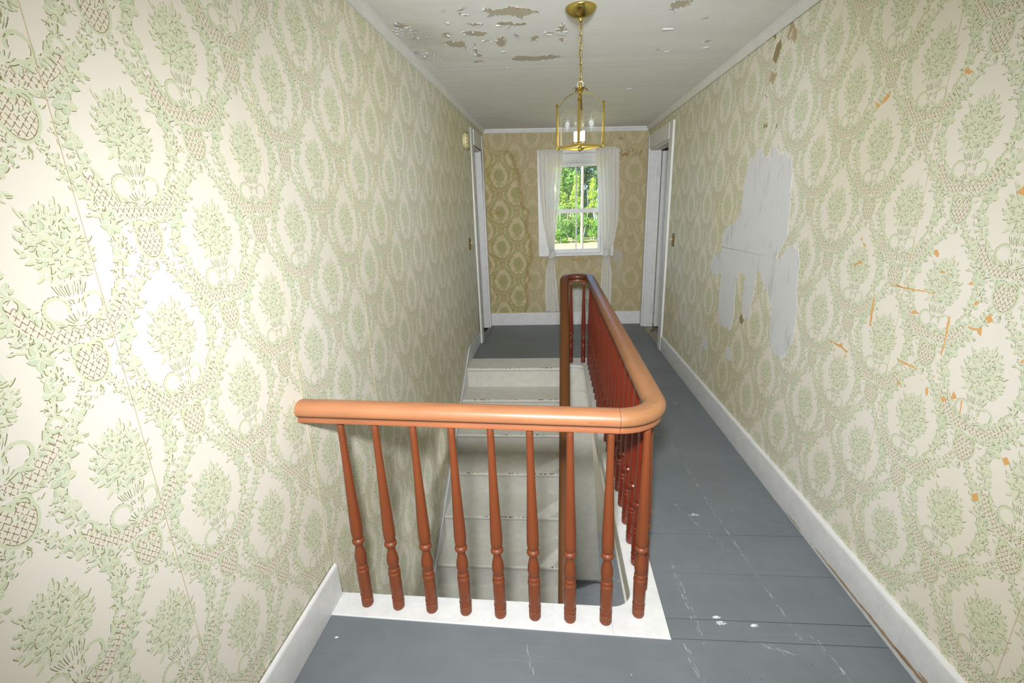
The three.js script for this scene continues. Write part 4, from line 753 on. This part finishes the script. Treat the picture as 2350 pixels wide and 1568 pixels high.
// ---------------------------------------------------------------- hanging lantern
{
  const cx = 0.149, cz = -2.455, cy = yC(cx, cz);
  const L = tag(group('pendant_lantern', [cx, cy, cz]), 'polished brass lantern with star-etched glass hanging on a chain from the ceiling', 'lantern');
  const Y = (v) => v - cy;                   // absolute height to local
  mesh('canopy', lathe([[0.0, 0.0005], [0.070, 0.0005], [0.0715, -0.003], [0.070, -0.008], [0.062, -0.019], [0.048, -0.030], [0.032, -0.038], [0.016, -0.042], [0.010, -0.043], [0.010, -0.052], [0.0075, -0.058], [0.0, -0.058]], 48), M.brass, L);
  const chain = group('chain', [0, 0, 0], L);
  const lk = new THREE.TorusGeometry(0.0082, 0.0017, 8, 20); { const p = lk.attributes.position; for (let i = 0; i < p.count; i++) { const yy = p.getY(i); p.setY(i, yy + (Math.abs(yy) < 1e-5 ? 0 : Math.sign(yy)) * 0.0075); } lk.computeVertexNormals(); }
  const y0 = -0.066, y1 = Y(2.042), n = 9;
  for (let k = 0; k < n; k++) { const l = mesh('link', lk, M.brass, chain); l.position.y = y0 + (y1 - y0) * k / (n - 1); l.rotation.y = (k % 2) * 1.5 + 0.5; l.scale.y = 1.02; }
  mesh('cord', tube([V(0, -0.05, 0), V(0.004, -0.12, 0.003), V(-0.004, -0.18, -0.003), V(0.003, -0.24, 0.002), V(0, Y(2.04), 0)], 0.0014, 40, 6), M.brassDark, L);
  { const t = new THREE.TorusGeometry(0.0135, 0.0014, 8, 28); t.translate(0, Y(2.032), 0); mesh('ring', t, std({ color: 0xd8d8d2, metalness: 1, roughness: 0.3 }), L); }
  mesh('crown', lathe([[0.0, Y(2.024)], [0.007, Y(2.024)], [0.009, Y(2.016)], [0.0075, Y(2.008)], [0.010, Y(2.0)], [0.011, Y(1.994)], [0.006, Y(1.986)], [0, Y(1.986)]], 20), M.brass, L);
  const yaw = 0.06;
  for (let k = 0; k < 8; k++) {
    const a = yaw + k * Math.PI / 4 + 0.2, pos = [], uv = [], idx = [], m = 8, up = k % 2 === 0;
    for (let j = 0; j <= m; j++) for (let i = 0; i <= 2; i++) {
      const t = j / m, w = 0.0085 * Math.sin(Math.min(1, t * 1.12 + 0.12) * Math.PI * 0.86) * (j % 2 ? 1.15 : 0.9), r = 0.008 + (up ? 0.017 : 0.034) * t, h = up ? 0.030 * t : 0.016 * Math.sin(t * 2.6) + 0.002;
      const s = (i - 1) * w; pos.push(r * Math.cos(a) - s * Math.sin(a), Y(1.999) + h - (i === 1 ? 0.002 : 0), r * Math.sin(a) + s * Math.cos(a)); uv.push(i / 2, t);
    }
    for (let j = 0; j < m; j++) for (let i = 0; i < 2; i++) { const p = j * 3 + i, q = p + 3; idx.push(p, p + 1, q, q, p + 1, q + 1); }
    const lg = geoFrom(pos, uv, idx), back = lg.clone(); back.translate(0, -0.0009, 0); back.index.array.reverse(); back.computeVertexNormals();
    mesh('leaf', [lg, back], M.brass, L);
  }
  const R0 = 0.112, pb = Y(1.752), pt = Y(1.942);
  const ang = (k) => Math.PI / 2 - yaw * -2 + k * Math.PI / 2;      // front, left, back, right corners
  const corner = (k, r = R0) => V(r * Math.cos(ang(k)), 0, r * Math.sin(ang(k)));
  for (let k = 0; k < 4; k++) {
    const c = corner(k), d = corner(k + 1);
    const post = [new THREE.BoxGeometry(0.0075, pt - pb, 0.0075)]; post[0].rotateY(-ang(k) + Math.PI / 4); post[0].translate(c.x, (pt + pb) / 2, c.z);
    mesh('post', post, M.brass, L);
    // bottom bar
    const m = c.clone().lerp(d, 0.5), len = c.distanceTo(d), g = new THREE.BoxGeometry(len, 0.010, 0.006); g.rotateY(-Math.atan2(d.z - c.z, d.x - c.x)); g.translate(m.x, pb + 0.004, m.z);
    const lip = new THREE.BoxGeometry(len - 0.006, 0.002, 0.016); lip.rotateY(-Math.atan2(d.z - c.z, d.x - c.x)); lip.translate(m.x * 0.95, pb, m.z * 0.95);
    mesh('bottom_bar', [g, lip], M.brass, L);
    // arm from the crown down to the post head, with a little ball finial
    const rr0 = [0.006, 0.022, 0.042, 0.062, 0.080, 0.094, 0.103, 0.110, 0.117, 0.121], hh = [1.993, 1.996, 1.993, 1.984, 1.969, 1.951, 1.943, 1.9425, 1.945, 1.950];
    const P = rr0.map((r, i) => { const v = corner(k, r); v.y = Y(hh[i]); return v; }), cv = new THREE.CatmullRomCurve3(P).getPoints(36);
    mesh('arm', sweep(cv, [[0.0048, -0.0011], [0.0048, 0.0011], [-0.0048, 0.0011], [-0.0048, -0.0011]]), M.brass, L);
    const f = lathe([[0, 0.0115], [0.003, 0.0105], [0.0045, 0.0075], [0.0035, 0.004], [0.0022, 0.003], [0.005, 0.001], [0.0055, -0.001], [0.003, -0.0025], [0, -0.003]], 14); const q = corner(k, R0 - 0.001); f.translate(q.x, Y(1.9455), q.z);
    mesh('finial', f, M.brassDark, L);
    // arched glass pane with an etched star
    const W = len - 0.012, s = new THREE.Shape(); s.moveTo(-W / 2, 0); s.lineTo(W / 2, 0); s.lineTo(W / 2, 0.135); s.quadraticCurveTo(0, 0.185, -W / 2, 0.135); s.closePath();
    const pg = new THREE.ExtrudeGeometry(s, { depth: 0.0016, bevelEnabled: false, curveSegments: 20 });
    const yr = -Math.atan2(d.z - c.z, d.x - c.x);
    const pane = mesh('glass_pane', pg, M.glass, L); pane.rotation.y = yr; pane.position.set(m.x, pb + 0.008, m.z);
    if (k === 0 || k === 3) {
      const tri = [], sc = [[90, 0.046], [270, 0.046], [78, 0.022], [62, 0.032], [47, 0.024], [33, 0.030], [18, 0.022], [4, 0.026], [-10, 0.022], [-26, 0.026], [-44, 0.030], [-60, 0.036], [-76, 0.026], [102, 0.026], [118, 0.034], [134, 0.032], [150, 0.024], [166, 0.026], [182, 0.024], [198, 0.024], [214, 0.027], [230, 0.03], [246, 0.026], [258, 0.034], [282, 0.034]];
      const pos = [], uv = [], idx = [];
      sc.forEach(([a, r], i) => { const t = a * Math.PI / 180, w = 0.0009, b = pos.length / 3; const e = V(Math.cos(t), Math.sin(t), 0), nrm = V(-e.y, e.x, 0); for (const [q, ww] of [[0.003, 0.5], [r * 0.35, 1]]) for (const sg of [-1, 1]) pos.push(e.x * q + nrm.x * w * ww * sg, e.y * q + nrm.y * w * ww * sg, 0); pos.push(e.x * r, e.y * r, 0); uv.push(0, 0, 1, 0, 0, 1, 1, 1, 0.5, 1); idx.push(b, b + 1, b + 2, b + 2, b + 1, b + 3, b + 2, b + 3, b + 4); });
      const g1 = geoFrom(pos, uv, idx), zz = k === 0 || k === 3 ? -0.0006 : 0.0022;
      const star = mesh('etched_star', g1, M.etched, pane); star.position.set(0, 0.093, zz);
    }
  }
  // candle cluster on a cross bar
  mesh('base_plate', [lathe([[0, Y(1.772)], [0.034, Y(1.772)], [0.036, Y(1.769)], [0.030, Y(1.765)], [0.012, Y(1.762)], [0.008, Y(1.752)], [0.011, Y(1.748)], [0.009, Y(1.742)], [0.004, Y(1.737)], [0, Y(1.736)]], 28), (() => { const g = new THREE.BoxGeometry(2 * R0 - 0.02, 0.003, 0.010); g.rotateY(-ang(1)); g.translate(0, pb + 0.006, 0); return g; })()], M.brass, L);
  for (let k = 0; k < 3; k++) {
    const a = 0.9 + k * 2.094, x = 0.021 * Math.cos(a), z = 0.021 * Math.sin(a), c = group('candle', [x, 0, z], L);
    mesh('sleeve', lathe([[0, Y(1.772)], [0.0105, Y(1.772)], [0.0105, Y(1.826)], [0.009, Y(1.828)], [0, Y(1.828)]], 20), M.candle, c);
    mesh('bulb', lathe([[0.006, Y(1.826)], [0.0075, Y(1.834)], [0.0115, Y(1.852)], [0.0105, Y(1.872)], [0.006, Y(1.892)], [0.002, Y(1.906)], [0, Y(1.910)]], 20), M.bulb, c);
    mesh('drip_pan', lathe([[0, Y(1.776)], [0.016, Y(1.776)], [0.0175, Y(1.779)], [0.0165, Y(1.7745)], [0, Y(1.773)]], 20), M.brass, c);
  }
}

// ---------------------------------------------------------------- small fittings on the walls
{
  const z = -4.57, yy = 2.078, X = xL(z, yy);
  const d = tag(group('smoke_detector', [X, yy, z]), 'round yellowed smoke detector on the left wall above the doorway corner', 'smoke detector');
  const rot = (g) => { g.rotateZ(-Math.PI / 2); return g; };
  mesh('base', rot(lathe([[0, 0], [0.062, 0], [0.064, 0.004], [0.064, 0.012], [0.058, 0.014], [0, 0.014]], 40)), M.ivory, d);
  mesh('cover', rot(lathe([[0.058, 0.014], [0.072, 0.016], [0.0735, 0.022], [0.072, 0.034], [0.066, 0.042], [0.052, 0.046], [0.02, 0.048], [0, 0.048]], 40)), M.ivory, d);
  for (let k = 0; k < 14; k++) { const a = k / 14 * 6.283, g = new THREE.BoxGeometry(0.006, 0.004, 0.020); const m = mesh('vent_slot', g, M.slot, d); m.position.set(0.038, 0.0695 * Math.sin(a), 0.0695 * Math.cos(a)); m.rotation.x = -a - Math.PI / 2 + Math.PI / 2; m.rotation.x = Math.PI / 2 - a + Math.PI / 2; }
}
function lightSwitch(label, x, y, z, s) {
  const w = tag(group('light_switch', [x, y, z]), label, 'light switch');
  const plate = new RoundedBoxGeometry(0.007, 0.118, 0.074, 3, 0.0032); plate.translate(s * 0.0032, 0, 0);
  const rim = new RoundedBoxGeometry(0.006, 0.098, 0.054, 3, 0.0028); rim.translate(s * 0.0055, 0, 0);
  mesh('plate', [plate, rim], M.brassDark, w);
  const t = new RoundedBoxGeometry(0.022, 0.009, 0.009, 2, 0.003); t.rotateZ(-s * 0.5); t.translate(s * 0.017, 0.006, 0); mesh('toggle', t, M.ivory, w);
  for (const k of [-1, 1]) { const g = new THREE.SphereGeometry(0.0036, 10, 8); g.scale(0.6, 1, 1); g.translate(s * 0.0088, k * 0.032, 0); mesh('screw', g, M.brass, w); }
}
lightSwitch('brass switch plate with ivory toggle on the left wall under the smoke detector', xL(-4.62, 1.13), 1.133, -4.62, 1);
lightSwitch('brass switch plate with ivory toggle on the right wall beside the open door', xR(-4.42), 1.132, -4.42, -1);

// ---------------------------------------------------------------- outside: lawn, pole, trees
const GO = -2.9;
M.grass = std({ color: 0xcdbf6a, roughness: 0.95 });
struct(mesh('lawn', (() => { const g = new THREE.PlaneGeometry(160, 110, 40, 30); g.rotateX(-Math.PI / 2); g.translate(2, GO, -62); const p = g.attributes.position; for (let i = 0; i < p.count; i++) p.setY(i, GO + 0.12 * noise.noise(p.getX(i) * 0.2, p.getZ(i) * 0.2, 2)); g.computeVertexNormals(); return metric(g); })(), M.grass));
const leafMat = (c) => phy({ color: c, roughness: 0.75, transmission: 0.3, thickness: 0, side: THREE.DoubleSide, vertexColors: true });
const LM = { bright: leafMat(0xa9bd3a), mid: leafMat(0x7ba338), dark: leafMat(0x4c7038), needle: leafMat(0x49663c) };
M.bark = std({ color: 0x8f8676, roughness: 0.9 }); M.birch = std({ color: 0xaaa898, roughness: 0.8 });
function foliage(blobs, n, size) {
  const pos = [], uv = [], idx = [], col = []; let tot = 0; blobs.forEach((b) => (tot += b[3] ** 2));
  for (const [bx, by, bz, br, sq = 1] of blobs) {
    const m = Math.round(n * br * br / tot);
    for (let k = 0; k < m; k++) {
      const d = V(rnd() * 2 - 1, rnd() * 2 - 1, rnd() * 2 - 1); if (d.length() > 1 || d.length() < 0.05) { k--; continue; }
      d.normalize().multiplyScalar(br * (0.55 + 0.5 * rnd()));
      const c = V(bx + d.x, by + d.y * sq, bz + d.z), a = V(rnd() - 0.5, rnd() - 0.5, rnd() - 0.5).normalize(), b = V(rnd() - 0.5, rnd() - 0.5, rnd() - 0.5).cross(a).normalize(), s = size * (0.6 + 0.8 * rnd()), q = pos.length / 3, h = 0.75 + 0.5 * rnd();
      const f = a.clone().cross(b).multiplyScalar(s * 0.18);
      for (const [u, v, w] of [[-1, 0, 0], [0, -0.55, 1], [1, 0, 0], [0, 0.55, 1]]) { pos.push(c.x + a.x * u * s + b.x * v * s + f.x * w, c.y + a.y * u * s + b.y * v * s + f.y * w, c.z + a.z * u * s + b.z * v * s + f.z * w); uv.push(u, v); col.push(h, h * (0.95 + 0.1 * rnd()), h * 0.9); }
      idx.push(q, q + 1, q + 2, q, q + 2, q + 3);
    }
  }
  return geoFrom(pos, uv, idx, col);
}
function tree(name, label, cat, x, z, h, mat, trunkMat, { n = 2600, size = 0.3, r = 2.2, stems = 1, low = 0.15 } = {}) {
  const t = tag(group(name, [x, GO, z]), label, cat);
  const tr = []; for (let k = 0; k < stems; k++) { const a = rnd() * 6.28, q = stems > 1 ? rr(0.2, r * 0.6) : 0, l = rr(-0.5, 0.5); tr.push(tube([V(q * Math.cos(a) * 0.5, -0.3, q * Math.sin(a) * 0.5), V(q * Math.cos(a) + l * 0.3, h * 0.35, q * Math.sin(a)), V(q * Math.cos(a) * 1.4 + l, h * 0.85, q * Math.sin(a) * 1.2)], stems > 1 ? 0.035 : 0.06 + h * 0.011, 14, 7)); }
  mesh('trunk', tr, trunkMat, t);
  const B = []; for (let k = 0; k < 16; k++) { const f = low + (1 - low) * (k + 0.5) / 16, w = Math.sin(Math.min(1, f * 0.85 + 0.22) * Math.PI); B.push([rr(-1, 1) * r * 0.65 * w, h * f, rr(-1, 1) * r * 0.55 * w, r * (0.35 + 0.35 * w) * rr(0.7, 1.1), 0.8]); }
  const fo = mesh('foliage', foliage(B, n * 3.2, size * 0.52), mat, t); fo.userData.kind = 'stuff';
  return t;
}
tree('leafy_tree', 'tall bright green tree behind the window, left of the pole', 'tree', 0.9, -60, 12.5, LM.mid, M.bark, { r: 2.5, n: 4600, low: 0.05 });
tree('leafy_tree', 'dark green tree behind the window, right of the pole', 'tree', 5.6, -60.5, 14, LM.dark, M.bark, { r: 2.6, n: 5000, low: 0.05 });
tree('leafy_tree', 'grey green tree standing far back directly behind the pole', 'tree', 3.3, -67, 15, LM.needle, M.bark, { r: 3.4, n: 5200, low: 0.03 });
tree('leafy_tree', 'dark tree at the right edge of the window view', 'tree', 10.6, -61, 14, LM.dark, M.bark, { r: 2.4, n: 3200 });
tree('leafy_tree', 'tree at the left edge of the window view behind the curtain', 'tree', -4.2, -60, 13, LM.mid, M.bark, { r: 2.4, n: 3000 });
tree('leafy_tree', 'dark green tree in the back row, seen over the leftmost shrubs', 'tree', -1.9, -67, 14, LM.dark, M.bark, { r: 3.2, n: 4600, low: 0.03 });
tree('leafy_tree', 'dark green tree in the back row, between the two right hand trees', 'tree', 8.2, -67, 15, LM.needle, M.bark, { r: 3.2, n: 4600, low: 0.03 });
tree('birch_sapling', 'yellow green birch clump with pale stems at left of the window view', 'tree', 0.9, -55.6, 8.2, LM.bright, M.birch, { r: 1.15, n: 2300, size: 0.2, stems: 5, low: 0.25 });
tree('birch_sapling', 'yellow green birch clump with pale stems just right of the pole', 'tree', 4.9, -55.8, 6.8, LM.bright, M.birch, { r: 0.95, n: 1900, size: 0.2, stems: 4, low: 0.3 });
tree('birch_sapling', 'yellow green birch clump with pale stems just left of the pole', 'tree', 3.0, -55.6, 7.2, LM.bright, M.birch, { r: 0.9, n: 1800, size: 0.2, stems: 5, low: 0.3 });
tree('shrub', 'dense green shrub at the lawn edge, left of the pole', 'shrub', 1.2, -52.4, 3.9, LM.mid, M.birch, { r: 1.1, n: 2400, size: 0.16, stems: 6, low: 0.1 });
tree('shrub', 'dense green shrub at the lawn edge, right of the pole', 'shrub', 5.3, -52.6, 4.3, LM.mid, M.birch, { r: 1.1, n: 2400, size: 0.16, stems: 5, low: 0.1 });
tree('shrub', 'dense green shrub at the lawn edge, behind the pole', 'shrub', 3.25, -52.5, 4.0, LM.mid, M.birch, { r: 1.05, n: 2200, size: 0.16, stems: 6, low: 0.1 });
tree('shrub', 'dense green shrub beside the right curtain in the window view', 'shrub', 7.6, -52.6, 4.4, LM.dark, M.birch, { r: 1.2, n: 2200, size: 0.18, stems: 5, low: 0.1 });
tree('shrub', 'dense green shrub beside the left curtain in the window view', 'shrub', -1.0, -52.5, 4.0, LM.mid, M.birch, { r: 1.15, n: 2000, size: 0.18, stems: 5, low: 0.1 });
{
  const p = tag(group('utility_pole', [2.22, GO, -33.5]), 'weathered utility pole standing on the lawn outside the window', 'pole');
  mesh('post', (() => { const g = new THREE.CylinderGeometry(0.085, 0.11, 10.5, 14); g.translate(0, 5.1, 0); return g; })(), std({ color: 0x8a7c6c, roughness: 0.9 }), p);
  mesh('insulator', [box(-0.12, 0.12, 7.35, 7.43, -0.06, 0.06, 0.02)], std({ color: 0xdfe2e2, roughness: 0.4 }), p);
}

scene.traverse((o) => { if (o.isLight && o.shadow) o.castShadow = true; });
renderer.render(scene, camera);
